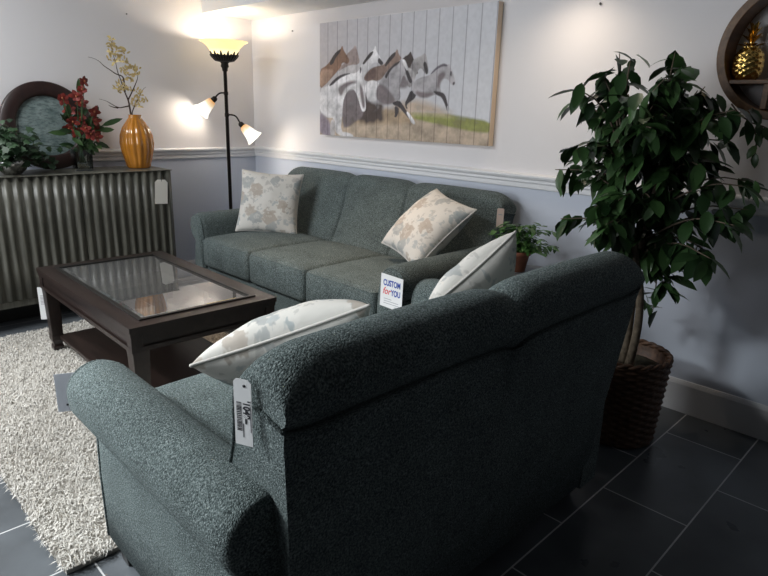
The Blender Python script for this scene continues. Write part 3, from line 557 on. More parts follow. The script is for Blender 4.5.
tp = top.build('tabletop', [M['espresso'], M['espresso_y']], t, weld=True)
b = MB(); bx, by = hx - fw, hy - fw
ringbox(b, bx + 0.006, by + 0.006, bx - 0.012, by - 0.012, zt + 0.0005, zt + 0.006)
b.add([(s1 * (bx + q), s2 * (by + q), zt + 0.006) for q in (0.006, -0.012) for s1, s2 in ((-1, -1), (1, -1), (1, 1), (-1, 1))], [(0, 1, 5, 4), (1, 2, 6, 5), (2, 3, 7, 6), (3, 0, 4, 7)], 0, False)
b.build('inset_bead', M['black_wood'], tp, weld=True)
gl = MB(); gl.add([(s1 * (bx - q), s2 * (by - q), z) for q, z in ((0.010, zt - 0.003), (0.035, zt + 0.001)) for s1, s2 in ((-1, -1), (1, -1), (1, 1), (-1, 1))],
    [(4, 5, 6, 7), (0, 1, 5, 4), (1, 2, 6, 5), (2, 3, 7, 6), (3, 0, 4, 7)], 0, False)
gl.build('glass_inset', M['table_glass'], t)
ap = MB(); ringbox(ap, hx - 0.014, hy - 0.014, hx - 0.045, hy - 0.045, zt - 0.108, zt - 0.022)
ringbox(ap, hx - 0.004, hy - 0.004, hx - 0.030, hy - 0.030, zt - 0.040, zt - 0.022)
ringbox(ap, hx - 0.006, hy - 0.006, hx - 0.030, hy - 0.030, zt - 0.110, zt - 0.090)
for sx in (-1, 1):
    for sy in (-1, 1):
        cx_, cy_ = sx * (hx - 0.030), sy * (hy - 0.030); ap.box(cx_ - 0.0235, cx_ + 0.0235, cy_ - 0.0235, cy_ + 0.0235, zt - 0.1105, zt - 0.0225)
ap.build('apron', M['espresso'], t, 0.003)
boxes((-hx + 0.055, hx - 0.055, -hy + 0.055, hy - 0.055, 0.095, 0.118)).build('lower_shelf', M['espresso'], t, 0.004)
for sx in (-1, 1):
    for sy in (-1, 1):
        lm = MB(); x, y = sx * (hx - 0.046), sy * (hy - 0.046)
        lm.loft([[(x + a * q, y + c * q, z) for a, c in ((-1, -1), (1, -1), (1, 1), (-1, 1))] for z, q in
                 ((0.022, 0.020), (0.030, 0.024), (0.055, 0.027), (0.070, 0.021), (0.085, 0.026), (0.095, 0.030), (0.12, 0.030), (0.13, 0.028), (0.36, 0.034), (0.392, 0.036))], smooth=False)
        lm.build('leg', M['espresso'], t, 0.003)

# ------------------------------------------------------------------ shag rug
t = thing('shag_rug', 'cream shag rug under the coffee table on dark tile floor', 'rug', (0, 0, 0))
RX0, RX1, RY0, RY1 = 0.58, 2.775, -2.515, -1.12
boxes((RX0, RX1, RY0, RY1, 0.001, 0.016)).build('backing', M['rug_back'], t)
pm = MB(); pv = []; pf = []
r3 = random.Random(3)
for k in range(90000):
    x = r3.uniform(RX0 - 0.005, RX1 + 0.005); y = r3.uniform(RY0 - 0.01, RY1)
    if 1.1 < x < 2.0 and y > -1.9 and r3.random() < 0.6: continue
    cl = math.sin(x * 23 + 3 * math.sin(y * 17)) * 1.3 + math.cos(y * 27 + 2 * math.sin(x * 13)) * 1.3
    a = cl + r3.gauss(0, 1.3); h = r3.uniform(0.014, 0.027); ln = r3.uniform(0.010, 0.030); w = r3.uniform(0.0010, 0.0022)
    dx, dy = math.cos(a), math.sin(a); sx, sy = -dy * w, dx * w
    o = len(pv)
    pv += [(x - sx, y - sy, 0.015), (x + sx, y + sy, 0.015), (x + dx * ln * .45 + sx, y + dy * ln * .45 + sy, 0.015 + h), (x + dx * ln * .45 - sx, y + dy * ln * .45 - sy, 0.015 + h),
           (x + dx * ln * 1.2, y + dy * ln * 1.2, 0.013 + h * r3.uniform(0.45, 1.0))]
    pf += [(o, o + 1, o + 2, o + 3), (o + 3, o + 2, o + 4)]
pm.v = pv; pm.f = pf; pm.m = [0] * len(pf); pm.sm = [False] * len(pf)
pl = pm.build('pile', M['pile'], t); pl['kind'] = 'stuff'

# ------------------------------------------------------------------ sideboard
CX, CY1, CYW, ND = 0.432, -0.968, 0.6025, 3
t = thing('sideboard', 'long grey sideboard with wavy fluted doors against the left wall', 'cabinet', (0, 0, 0))
CY0 = CY1 - CYW * ND
boxes((0.045, CX - 0.020, CY0 + 0.005, CY1 - 0.003, 0.15, 0.923)).build('body', M['cabinet'], t, 0.003)
tb = MB()
ring = []
boxes((0.042, CX + 0.010, CY0 - 0.004, CY1 + 0.002, 0.931, 0.936)).build('top', M['cabinet'], t, 0.002)
for d in range(ND):
    y1 = CY1 - CYW * d - 0.002; y0 = y1 - CYW + 0.004; nn = 180; rings = []
    for z in (0.192, 0.40, 0.65, 0.9305):
        ring = []
        for k in range(nn + 1):
            u = k / nn; y = y0 + (y1 - y0) * u
            wob = 0.16 * math.sin(z * 7 + u * 31) + 0.10 * math.sin(u * 55 + z * 4)
            ring.append((CX + 0.0075 * math.cos(2 * PI * (11 * u) + wob + PI), y, z))
        ring += [(CX - 0.0195, y1, z), (CX - 0.0195, y0, z)]; rings.append(ring)
    dm = MB(); dm.loft(rings); dm.build('door', M['cabinet'], t)
boxes((0.06, CX - 0.012, CY0 + 0.01, CY1 - 0.01, 0.146, 0.1895)).build('bottom_rail', M['cabinet'], t, 0.003)
boxes((0.05, 0.20, CY0 + 0.03, CY1 - 0.03, 0.0, 0.1455)).build('under_shade_block', M['black_wood'], t)  # black box standing in for the shade beneath the sideboard
for y in (CY0 + 0.05, CY1 - 0.05):
    for x in (CX - 0.06,):
        lm = MB(); lm.loft([[(x + a * q, y + c * q, z) for a, c in ((-1, -1), (1, -1), (1, 1), (-1, 1))] for z, q in ((0, 0.016), (0.147, 0.024))], smooth=False); lm.build('leg', M['black_wood'], t)

# ------------------------------------------------------------------ floor lamp
LP = Vector((0.275, -0.42, 0))
t = thing('floor_lamp', 'tall dark bronze floor lamp with three lit glass shades in the corner', 'lamp', LP, math.radians(45.2))
mb = MB(); mb.lathe([(0.0, 0), (0.125, 0), (0.128, 0.012), (0.10, 0.026), (0.04, 0.036), (0.02, 0.06), (0.0, 0.062)], 32, caps=False); mb.build('base', M['dark_metal'], t)
mb = MB(); mb.lathe([(0.0135, 0.05), (0.0135, 1.615), (0.020, 1.62), (0.022, 1.64), (0.030, 1.65), (0.026, 1.672), (0.034, 1.68), (0.03, 1.692), (0.0, 1.694)], 16, caps=False); mb.build('pole', M['dark_metal'], t)
M['bowl'] = shade_mat('amber_bowl_glass', (0.80, 0.60, 0.28), (1.0, 0.88, 0.58), 1.70, 1.83, 1.35)
mb = MB(); bowl = [(0.03, 1.696), (0.062, 1.702), (0.084, 1.722), (0.098, 1.750), (0.118, 1.782), (0.143, 1.806), (0.167, 1.820), (0.174, 1.822)]
mb.lathe(bowl + [(r - 0.003, z + 0.003) for r, z in bowl[::-1]], 48, rf=lambda a, z: 1 + (0.012 * math.cos(12 * a) if z > 1.78 else 0), caps=False); mb.build('bowl_shade', M['bowl'], t)
mb = MB()
for k in range(12):
    a = 2 * PI * k / 12; c, s = math.cos(a), math.sin(a)
    for da, zt2 in ((0, 1.752), (0.26, 1.732)):
        c2, s2 = math.cos(a + da), math.sin(a + da)
        mb.tube([(0.028 * c2, 0.028 * s2, 1.688), (0.066 * c2, 0.066 * s2, 1.697), (0.090 * c2, 0.090 * s2, 1.722), (0.104 * c2, 0.104 * s2, zt2)], [0.010, 0.011, 0.012, 0.003], 6)
mb.lathe([(0.02, 1.684), (0.050, 1.690), (0.068, 1.700), (0.064, 1.701), (0.02, 1.692)], 24, caps=False)
mb.build('leaf_crown', M['dark_metal'], t)
M['tulip'] = shade_mat('tulip_glass', (1.0, 0.95, 0.84), (0.42, 0.22, 0.06), 0.024, 0.15, 1.25)
bulbs = []
for s, za, nk, mo in ((-1, 1.462, (0.082, 1.425), (0.205, 1.315)), (1, 1.306, (0.100, 1.246), (0.205, 1.140))):
    mb = MB(); pts = smooth_path([(0, 0, za), (s * 0.035, 0, za + 0.004), (s * nk[0] * 0.7, 0, za - 0.006), (s * nk[0] * 0.93, 0, nk[1] + 0.012), (s * nk[0], 0, nk[1])], 2)
    mb.tube(pts, 0.006, 8); mb.lathe([(0, -0.012), (0.017, -0.012), (0.017, 0.012), (0, 0.012)], 12, c=(0, 0, za), caps=False); arm = mb.build('gooseneck_arm', M['dark_metal'], t)
    d = Vector((s * (mo[0] - nk[0]), 0, mo[1] - nk[1])).normalized(); q = d.to_track_quat('Z', 'Y').to_euler()
    so = MB(); so.lathe([(0, -0.012), (0.012, -0.010), (0.020, 0.0), (0.022, 0.030), (0.0, 0.034)], 16, caps=False)
    o = so.build('socket', M['dark_metal'], arm); o.location = (s * nk[0], 0, nk[1]); o.rotation_euler = q
    sm = MB(); pr = [(0.020, 0.024), (0.030, 0.034), (0.037, 0.06), (0.043, 0.095), (0.053, 0.128), (0.067, 0.152)]
    sm.lathe(pr + [(r - 0.0025, z + 0.001) for r, z in pr[::-1]], 32, rf=lambda a, z: 1 + (0.03 * math.cos(6 * a) if z > 0.12 else 0), caps=False)
    o = sm.build('tulip_shade', M['tulip'], arm); o.location = (s * nk[0], 0, nk[1]); o.rotation_euler = q
    bulbs.append((Vector((s * nk[0], 0, nk[1])) + d * 0.118, q, d))
rotL = Matrix.Rotation(math.radians(45.2), 4, 'Z')
def light(name, kind, loc, energy, color, **kw):
    ld = bpy.data.lights.new(name, kind); ld.energy = energy; ld.color = color
    for k, v in kw.items():
        if k != 'rot': setattr(ld, k, v)
    o = bpy.data.objects.new(name, ld); COL.objects.link(o); o.location = loc
    if 'rot' in kw: o.rotation_euler = kw['rot']
    return o
def look_rot(a, b): return (Vector(b) - Vector(a)).to_track_quat('-Z', 'Y').to_euler()
WARM = (1.0, 0.925, 0.82)
light('lamp_bulb', 'POINT', LP + Vector((0, 0, 1.775)), 6.0, WARM, shadow_soft_size=0.03)
for p, q, d in bulbs:
    light('lamp_bulb', 'POINT', LP + (rotL @ p.to_4d()).to_3d(), 1.7, WARM, shadow_soft_size=0.03)

# ------------------------------------------------------------------ horse picture
t = thing('canvas_picture', 'large plank wall picture of galloping horses above the long sofa', 'picture', (0, 0, 0))
PX0, PX1, PZ0, PZ1 = 0.922, 2.420, 1.190, 1.940
boxes((PX0, PX1, -0.0435, -0.002, PZ0, PZ1)).build('wood_frame', M['pine'], t, 0.001)
import numpy as np
def painted_panel():
    """the print: horse shapes rasterised onto a fine grid mesh as printed colour"""
    nx, nz, ss = 300, 150, 3
    rs = np.random.RandomState(5)
    def smooth_noise(k):
        g = rs.rand(nz * ss // k + 3, nx * ss // k + 3); yy = np.arange(nz * ss) / k; xx = np.arange(nx * ss) / k
        y0 = yy.astype(int); x0 = xx.astype(int); fy = (yy - y0)[:, None]; fx = (xx - x0)[None, :]
        return (g[y0][:, x0] * (1 - fx) + g[y0][:, x0 + 1] * fx) * (1 - fy) + (g[y0 + 1][:, x0] * (1 - fx) + g[y0 + 1][:, x0 + 1] * fx) * fy
    noise = 0.5 * smooth_noise(30) + 0.3 * smooth_noise(12) + 0.2 * smooth_noise(5)
    U = PX0 + (np.arange(nx * ss) + 0.5) / (nx * ss) * (PX1 - PX0); V = PZ0 + (np.arange(nz * ss) + 0.5) / (nz * ss) * (PZ1 - PZ0)
    img = np.empty((nz * ss, nx * ss, 3)); tx = (U - PX0) / (PX1 - PX0)
    img[:] = (np.array([0.52, 0.48, 0.49])[None] * (1 - tx[:, None]) + np.array([0.70, 0.70, 0.735])[None] * tx[:, None])[None]
    img *= (0.94 + 0.12 * smooth_noise(9))[..., None]
    def blur(a, k):
        for ax in (0, 1):
            c = np.cumsum(np.pad(a, [(k + 1, k) if q == ax else (0, 0) for q in (0, 1)], mode='edge'), axis=ax)
            a = (np.take(c, range(2 * k + 1, c.shape[ax]), axis=ax) - np.take(c, range(0, c.shape[ax] - 2 * k - 1), axis=ax)) / (2 * k + 1)
        return a
    soft = dict(dust=14, dust2=9, darkmass=9, shade=5, purple=7, sand=2, grass=4, brownlt=5, brown2=5)
    for cname, poly in PICTURE:
        P = chaikin(poly, 1); u = np.array([p[0] for p in P]); v = np.array([p[1] for p in P])
        ins = np.zeros((nz * ss, nx * ss), bool)
        for a in range(len(P)):
            u1, v1, u2, v2 = u[a - 1], v[a - 1], u[a], v[a]
            if v1 == v2: continue
            rows = (V > min(v1, v2)) & (V <= max(v1, v2)); xc = u1 + (V[rows] - v1) / (v2 - v1) * (u2 - u1)
            ins[rows] ^= (U[None, :] < xc[:, None])
        al = blur(ins.astype(float), soft.get(cname, 1))
        if cname in ('darkmass', 'dust', 'dust2', 'shade', 'grass'): al = np.clip(al * (0.55 + 0.9 * noise), 0, 1)
        vert = np.clip((V - v.min()) / max(1e-3, v.max() - v.min()), 0, 1)[:, None]
        lit = (0.80 + 0.30 * vert) if cname in ('white', 'grey', 'grey2', 'white2', 'brown', 'chest', 'roan') else 1.0
        lit = lit * (0.45 + 1.10 * noise)
        col = np.array(INK[cname])[None, None] * lit[..., None]
        img = img * (1 - al[..., None]) + col * al[..., None]
    img = img.reshape(nz, ss, nx, ss, 3).mean(axis=(1, 3))
    vs = [(PX0 + (PX1 - PX0) * i / nx, -0.0446, PZ0 + (PZ1 - PZ0) * k / nz) for k in range(nz + 1) for i in range(nx + 1)]
    fs = [(k * (nx + 1) + i, k * (nx + 1) + i + 1, (k + 1) * (nx + 1) + i + 1, (k + 1) * (nx + 1) + i) for k in range(nz) for i in range(nx)]
    mb = MB(); mb.v = vs; mb.f = fs; mb.m = [0] * len(fs); mb.sm = [False] * len(fs)
    o = mb.build('printed_panel', M['plank'], t)
    at = o.data.color_attributes.new('ink', 'FLOAT_COLOR', 'CORNER')
    c4 = np.ones((nz * nx, 4, 4)); c4[:, :, :3] = img.reshape(nz * nx, 1, 3); at.data.foreach_set('color', c4.ravel())
painted_panel()

# ------------------------------------------------------------------ round shelf, pineapple, vine
RC = Vector((3.829, 0, 1.625))
t = thing('round_wall_shelf', 'round brown wooden wall shelf right of the tall tree', 'shelf', RC)
rings = []
for k in range(72):
    a = 2 * PI * k / 72; c, s = math.cos(a), math.sin(a)
    rings.append([(r * c, y, r * s) for r, y in ((0.228, -0.006), (0.260, -0.006), (0.260, -0.132), (0.228, -0.132))])
mb = MB(); mb.loft(rings, loop=True, smooth=False); mb.build('ring', M['ring_wood'], t, 0.003)
boxes((-0.198, 0.198, -0.128, -0.006, -0.122, -0.106)).build('shelf_board', M['ring_wood'], t, 0.002)
boxes((-0.072, -0.050, -0.126, -0.008, -0.217, -0.1225)).build('divider', M['ring_wood'], t, 0.002)
t = thing('pineapple_ornament', 'small gold pineapple ornament sitting in the round wall shelf', 'ornament', (3.672, -0.070, 1.5195))
mb = MB(); n1, n2 = 28, 16; rings = []
for j in range(29):
    v = j / 28; z = 0.128 * v; r = 0.056 * (max(0.0, 1 - abs(2 * v - 0.92) ** 2.6 / 1.25)) ** 0.5 if 0 < v < 1 else 0.03
    r = max(r, 0.022); ring = []
    for k in range(56):
        a = 2 * PI * k / 56; u1 = (a * 9 / (2 * PI) + v * 6) % 1; u2 = (a * 9 / (2 * PI) - v * 6) % 1
        bmp = math.sin(PI * u1) * math.sin(PI * u2); ring.append(((r - 0.004 + 0.008 * bmp) * math.cos(a), (r - 0.004 + 0.008 * bmp) * math.sin(a), z))
    rings.append(ring)
mb.loft(rings); mb.build('fruit_body', M['gold'], t)
mb = MB()
for lv in range(4):
    for k in range(7 - lv):
        a = 2 * PI * (k + 0.5 * lv) / (7 - lv); d = Vector((math.cos(a) * (0.9 - 0.26 * lv), math.sin(a) * (0.9 - 0.26 * lv), 0.45 + 0.5 * lv))
        mb.leaf((0.008 * math.cos(a), 0.008 * math.sin(a), 0.124 + 0.016 * lv), d, (0, 0, 1), 0.050, 0.020, 0, 0.25, 0.4)
mb.tube([(0, 0, 0.12), (0, 0, 0.175)], [0.014, 0.006], 8); mb.build('leaf_crown', M['gold'], t)

# ------------------------------------------------------------------ ficus in basket
AX = Vector((3.500, -0.435, 0))
t = thing('wicker_basket', 'round dark brown wicker basket on the floor holding the tall tree', 'basket', AX)
mb = MB(); rows = 26; H = 0.375; nt_ = 96; rings = []
for j in range(rows * 4 + 1):
    v = j / (rows * 4); z = 0.004 + H * v; r0 = 0.160 + 0.026 * v; ring = []
    row = int(j / 4); ph = (j % 4) / 4
    for k in range(nt_):
        a = 2 * PI * k / nt_; w = math.sin(PI * ph) if j < rows * 4 else 0
        s = 1 if row % 2 else -1
        rr = r0 + 0.0055 * w * (0.55 + s * math.sin(14 * a)) ; ring.append((rr * math.cos(a), rr * math.sin(a), z))
    rings.append(ring)
inner = [[((0.148 + 0.026 * v) * math.cos(2 * PI * k / nt_), (0.148 + 0.026 * v) * math.sin(2 * PI * k / nt_), 0.004 + H * v) for k in range(nt_)] for v in (1.0, 0.75)]
mb.loft(rings + inner, cap1=False); bk = mb.build('woven_wall', M['wicker'], t)
mb = MB()
for ph in (0, PI):
    mb.tube([((0.180 + 0.006 * math.cos(13 * a + ph)) * math.cos(a), (0.180 + 0.006 * math.cos(13 * a + ph)) * math.sin(a), 0.384 + 0.006 * math.sin(13 * a + ph)) for a in [2 * PI * k / 150 for k in range(150)]], 0.008, 7, loop=True)
mb.build('braided_rim', M['wicker'], t)
mb = MB(); mb.lathe([(0.0, 0.25), (0.150, 0.25), (0.164, 0.325), (0.11, 0.340), (0.05, 0.338), (0.0, 0.342)], 32, rf=lambda a, z: 1, caps=False)
mb.build('moss_filling', M['soil'], t)

t = thing('ficus_tree', 'tall leafy green ficus tree growing from the wicker basket', 'tree', AX + Vector((0, 0, 0.342)))
OFF = AX + Vector((0, 0, 0.342))
rf_ = random.Random(11)
bmz = MB(); trunk_nodes = []
for tr in TRUNKS:
    pts = smooth_path([Vector(p) - OFF for p in tr], 2); n = len(pts)
    pts = [p + Vector((0.006 * math.sin(9 * i / n), 0.006 * math.cos(11 * i / n), 0)) if i else p for i, p in enumerate(pts)]
    pts[0].z = -0.005
    bmz.tube(pts, [0.019 - 0.011 * i / n for i in range(n)], 9); trunk_nodes += pts[n // 2:]
fol = MB(); view_r = Vector((0.705, 0.709, 0)); view_w = Vector((0.709, -0.705, 0))
def clampw(p): return Vector((p.x, min(p.y, -0.035 - OFF.y), p.z))
tips = []
for tip in FICUS_TIPS:
    p = Vector(tip) - OFF; uu = p.dot(view_r); p -= view_r * uu * (0.13 if uu > 0 else 0.05); p.z += 0.03 if p.z > 0.9 else 0.0
    tips.append((p + view_w * rf_.uniform(-0.14, 0.14), 13))
    inward = (Vector((0, 0, 0.85)) - p); inward.z *= 0.3
    tips.append((p * 1.0 + inward * rf_.uniform(0.15, 0.4) + view_w * rf_.uniform(-0.22, 0.30) + Vector((0, 0, rf_.uniform(-0.05, 0.05))), 18))
for tip, nl in tips:
    if tip.z > 0.2:
        st = min(trunk_nodes, key=lambda q: (q - tip).length + 0.6 * max(0, q.z - tip.z + 0.12))
    else: st = Vector((0.02, 0.0, 0.60))
    md = (st + tip) / 2 + Vector((0, 0, 0.07)) + view_r * rf_.uniform(-0.03, 0.03)
    path = [clampw(q) for q in smooth_path([st, md, tip], 2)]
    bmz.tube(path, [0.0055 - 0.004 * i / (len(path) - 1) for i in range(len(path))], 5)
    K = len(path)
    for i in range(nl):
        f = 0.22 + 0.78 * (i + 0.5) / nl; q = path[min(K - 1, int(f * (K - 1)))]
        out = (path[-1] - path[0]); out.z = 0; out = out.normalized() if out.length > 1e-3 else view_r.copy()
        a = rf_.uniform(0, 2 * PI)
        d = out * rf_.uniform(0.1, 0.8) + Vector((math.cos(a), math.sin(a), 0)) * 0.8 + Vector((0, 0, rf_.uniform(-1.5, 0.05)))
        ln = rf_.uniform(0.075, 0.120); base = q + Vector((rf_.gauss(0, 0.012), rf_.gauss(0, 0.012), rf_.gauss(0, 0.012)))
        dn = d.normalized()
        if base.y + dn.y * ln + OFF.y > -0.02: d.y = -abs(d.y)
        base = clampw(base)
        fol.leaf(base, d, (rf_.uniform(-.4, .4), rf_.uniform(-.4, .4), 1), ln, ln * rf_.uniform(0.42, 0.54), 0, rf_.uniform(0.05, 0.35), rf_.uniform(0.1, 0.35))
bmz.build('trunk', M['bark'], t); fol.build('foliage', M['ficus_leaf'], t)

# trailing sprig under the round shelf
t = thing('trailing_vine', 'short trailing green sprig hanging below the round wall shelf', 'plant', (3.74, -0.10, 1.352))
mb = MB(); mb.tube(smooth_path([(-0.09, -0.01, 0.075), (-0.05, -0.03, 0.035), (0.0, -0.03, 0.004), (0.03, -0.03, -0.05), (0.035, -0.03, -0.11)], 2), 0.003, 6)
mb.tube(smooth_path([(0.0, -0.03, 0.004), (0.05, -0.03, -0.01), (0.10, -0.03, -0.04), (0.13, -0.03, -0.09)], 2), 0.003, 6); mb.build('stem', M['twig'], t)
mb = MB()
for (x, z, dx) in ((0.03, -0.03, 0.3), (0.035, -0.08, -0.4), (0.036, -0.11, 0.1), (0.05, -0.01, 0.5), (0.09, -0.035, 0.2), (0.12, -0.08, -0.2), (0.13, -0.09, 0.4), (0.0, 0.0, -0.6), (0.10, -0.045, 0.9), (0.02, 0.0, 0.6)):
    mb.leaf((x, -0.03, z), (dx, rnd.uniform(-0.5, 0.0), -0.9), (0, -1, 0.3), 0.062, 0.030)
mb.build('leaves', M['ficus_leaf'], t)

# ------------------------------------------------------------------ end table and its plant
t = thing('end_table', 'small round dark end table in the corner between sofa and loveseat', 'table', (2.93, -0.36, 0))
mb = MB(); mb.lathe([(0, 0.575), (0.215, 0.575), (0.225, 0.582), (0.225, 0.594), (0.218, 0.60), (0, 0.60)], 40, caps=False); mb.build('tabletop', simple('grey_stone_top', (0.14, 0.145, 0.15), 0.35), t)
mb = MB(); mb.lathe([(0, 0.02), (0.022, 0.02), (0.022, 0.575), (0, 0.576)], 16, caps=False); mb.build('pedestal', M['black_wood'], t)
mb = MB(); mb.lathe([(0, 0.0), (0.15, 0.0), (0.15, 0.012), (0.03, 0.03), (0, 0.03)], 32, caps=False); mb.build('base', M['black_wood'], t)
t = thing('potted_plant', 'small bushy green plant in terracotta pot on the corner end table', 'plant', (2.850, -0.325, 0.6005))
mb = MB(); mb.lathe([(0, 0), (0.042, 0), (0.058, 0.085), (0.064, 0.085), (0.064, 0.105), (0.056, 0.105), (0.052, 0.09), (0, 0.09)], 28, caps=False); mb.build('pot', M['terracotta'], t)
mb = MB(); st = MB(); rp = random.Random(5)
for k in range(46):
    a = rp.uniform(0, 2 * PI); rr = rp.uniform(0.05, 0.205); tip = Vector((math.cos(a) * rr, math.sin(a) * rr, 0.09 + rp.uniform(0.0, 0.15) - 0.25 * max(0, rr - 0.12)))
    tip += Vector((0.02, 0.02, 0))
    pth = smooth_path([(0, 0, 0.088), (tip.x * 0.4, tip.y * 0.4, tip.z * 0.9 + 0.03), tip], 2); st.tube(pth, 0.0018, 5)
    for i in range(7):
        p = pth[min(len(pth) - 1, 3 + i)]; b2 = rp.uniform(0, 2 * PI)
        mb.leaf(p, (math.cos(b2) + tip.x * 5, math.sin(b2) + tip.y * 5, rp.uniform(-0.4, 0.9)), (0, 0, 1), rp.uniform(0.035, 0.062), rp.uniform(0.018, 0.030), 0, 0.3, 0.2)
st.build('stems', M['bright_leaf'], t); mb.build('foliage', M['bright_leaf'], t)

# ------------------------------------------------------------------ things on the sideboard
ZT = 0.9365
t = thing('ribbed_vase', 'amber-orange ribbed ceramic vase on the right end of the sideboard', 'vase', (0.215, -1.098, ZT))
pr = [(0.0, 0.0), (0.070, 0.0), (0.078, 0.008), (0.092, 0.06), (0.107, 0.12), (0.113, 0.17), (0.108, 0.22), (0.090, 0.27), (0.062, 0.312), (0.045, 0.335), (0.041, 0.350), (0.044, 0.358), (0.038, 0.358), (0.034, 0.34), (0.05, 0.29), (0.0, 0.27)]
mb = MB(); mb.lathe(pr, 120, rf=lambda a, z: 1 - 0.085 * (1 - abs(math.sin(7.5 * a + 0.9 * z * 2))) * (1 if 0.01 < z < 0.335 else 0.25), caps=False); mb.build('body', M['vase'], t)
t = thing('twig_arrangement', 'bare curly twigs with pale gold blossoms standing in the amber vase', 'branches', (0.215, -1.098, ZT + 0.272))
OB = Vector((0.215, -1.098, ZT + 0.272)); mb = MB(); rb = random.Random(4)
for i, tw in enumerate(TWIGS):
    pts = [Vector((0.22, y, z)) - OB for y, z in tw]
    if i in (0, 5): pts = [Vector((0, 0, 0.001))] + pts
    pts = [p + Vector((0.012 * math.sin(3 * j + i) if j > 1 else 0, 0, 0)) for j, p in enumerate(pts)]
    pts = smooth_path(pts, 2); mb.tube(pts, [max(0.0012, (0.0080 if i == 0 else 0.0055) * (1 - j / len(pts))) for j in range(len(pts))], 6)
mb.build('twigs', M['twig'], t); mb = MB()
for y, z in BLOSSOMS:
    for k in range(7):
        p = Vector((0.22 + rb.gauss(0, 0.02), y + rb.gauss(0, 0.008), z + rb.gauss(0, 0.008))) - OB; a = rb.uniform(0, 2 * PI)
        mb.leaf(p, (rb.gauss(0, 0.5), math.cos(a), math.sin(a) + 0.8), (1, 0, 0.2), rb.uniform(0.020, 0.036), 0.012, 0, 0.1, 0.4)
mb.build('blossoms', M['blossom'], t)

GV = Vector((0.245, -1.484, ZT))
t = thing('glass_vase', 'square clear glass vase holding the red flowers on the sideboard', 'vase', GV)
mb = MB()
sq = lambda h, z: [(a * h, b * h, z) for a, b in ((-1, -1), (1, -1), (1, 1), (-1, 1))]
mb.loft([sq(0.048, 0.0), sq(0.053, 0.135), sq(0.049, 0.135), sq(0.044, 0.012)], cap0=True, cap1=True, smooth=False); mb.build('glass_body', M['vase_glass'], t)
mb = MB(); rv = random.Random(9)
for k in range(26):
    x, y, z = rv.uniform(-0.034, 0.034), rv.uniform(-0.034, 0.034), 0.019 + rv.uniform(0, 0.018); r = rv.uniform(0.006, 0.010)
    mb.lathe([(0, -r * .7), (r * .8, -r * .4), (r, 0), (r * .8, r * .4), (0, r * .7)], 8, c=(x, y, z), caps=False)
mb.build('pebbles', simple('pale_pebbles', (0.35, 0.33, 0.28), 0.5), t)
t = thing('red_flowers', 'bunch of dark red flowers with green leaves standing in the glass vase', 'flowers', GV + Vector((0, 0, 0.05)))
OF = GV + Vector((0, 0, 0.05)); sm = MB(); lf = MB()
FL = [(-1.575, 1.386), (-1.50, 1.40), (-1.455, 1.44), (-1.46, 1.36), (-1.535, 1.315), (-1.39, 1.31), (-1.53, 1.245), (-1.47, 1.27), (-1.38, 1.25), (-1.50, 1.18), (-1.43, 1.17), (-1.37, 1.185), (-1.545, 1.20), (-1.46, 1.205), (-1.40, 1.15), (-1.445, 1.49)]
for i, (y, z) in enumerate(FL):
    p = Vector((0.25 + rv.uniform(-0.02, 0.07), y, z)) - OF
    sm.tube(smooth_path([(rv.uniform(-.018, .018), rv.uniform(-.018, .018), 0.0), (0, 0, 0.1), p * 0.6 + Vector((0, 0, 0.03)), p], 2), 0.0022, 5)
    fd = Vector((0.7, p.y * 1.5 + rv.uniform(-.4, .4), rv.uniform(-0.2, 0.6))).normalized(); a0 = rv.uniform(0, 6); e1 = fd.orthogonal().normalized(); e2 = fd.cross(e1)
    pt = MB(); co = MB()
    for k in range(6):
        a = a0 + 2 * PI * k / 6; d = e1 * math.cos(a) + e2 * math.sin(a) + fd * rv.uniform(-0.1, 0.9)
        pt.leaf(p, d, fd, rv.uniform(0.030, 0.050), 0.030, 0, 0.15, -0.3)
    co.lathe([(0, -0.008), (0.006, -0.003), (0.006, 0.004), (0, 0.008)], 8, c=p + fd * 0.006, caps=False)
    fo = pt.build('flower', M['petal'], t); co.build('flower_heart', M['petal_core'], fo)
for k in range(46):
    y, z = rv.uniform(-1.56, -1.36), rv.uniform(1.08, 1.42); p = Vector((0.24 + rv.uniform(-0.03, 0.03), y, z)) - OF
    lf.leaf(p * 0.85, (rv.uniform(-0.2, 0.5), p.y * 3 + rv.uniform(-0.5, 0.5), rv.uniform(-0.6, 0.9)), (1, 0, 0.4), rv.uniform(0.06, 0.10), rv.uniform(0.026, 0.040), 0, 0.2, 0.25)
for (y, z, dy, dz, ln) in ((-1.34, 1.22, 0.9, 0.35, 0.15), (-1.36, 1.19, 0.9, 0.1, 0.10), (-1.40, 1.12, 0.9, -0.35, 0.11), (-1.46, 1.40, 0.05, 1.0, 0.11), (-1.55, 1.17, -0.9, 0.1, 0.12)):
    lf.leaf(Vector((0.25, y, z)) - OF, (0.15, dy, dz), (1, 0, 0.3), ln, 0.036, 0, 0.15, 0.2); sm.tube(smooth_path([(0, 0, 0.06), (0, (y - OF.y) * 0.5, z - OF.z), (0.005, y - OF.y, z - OF.z)], 1), 0.0022, 5)
sm.build('stems', M['flower_leaf'], t); lf.build('leaves', M['flower_leaf'], t)

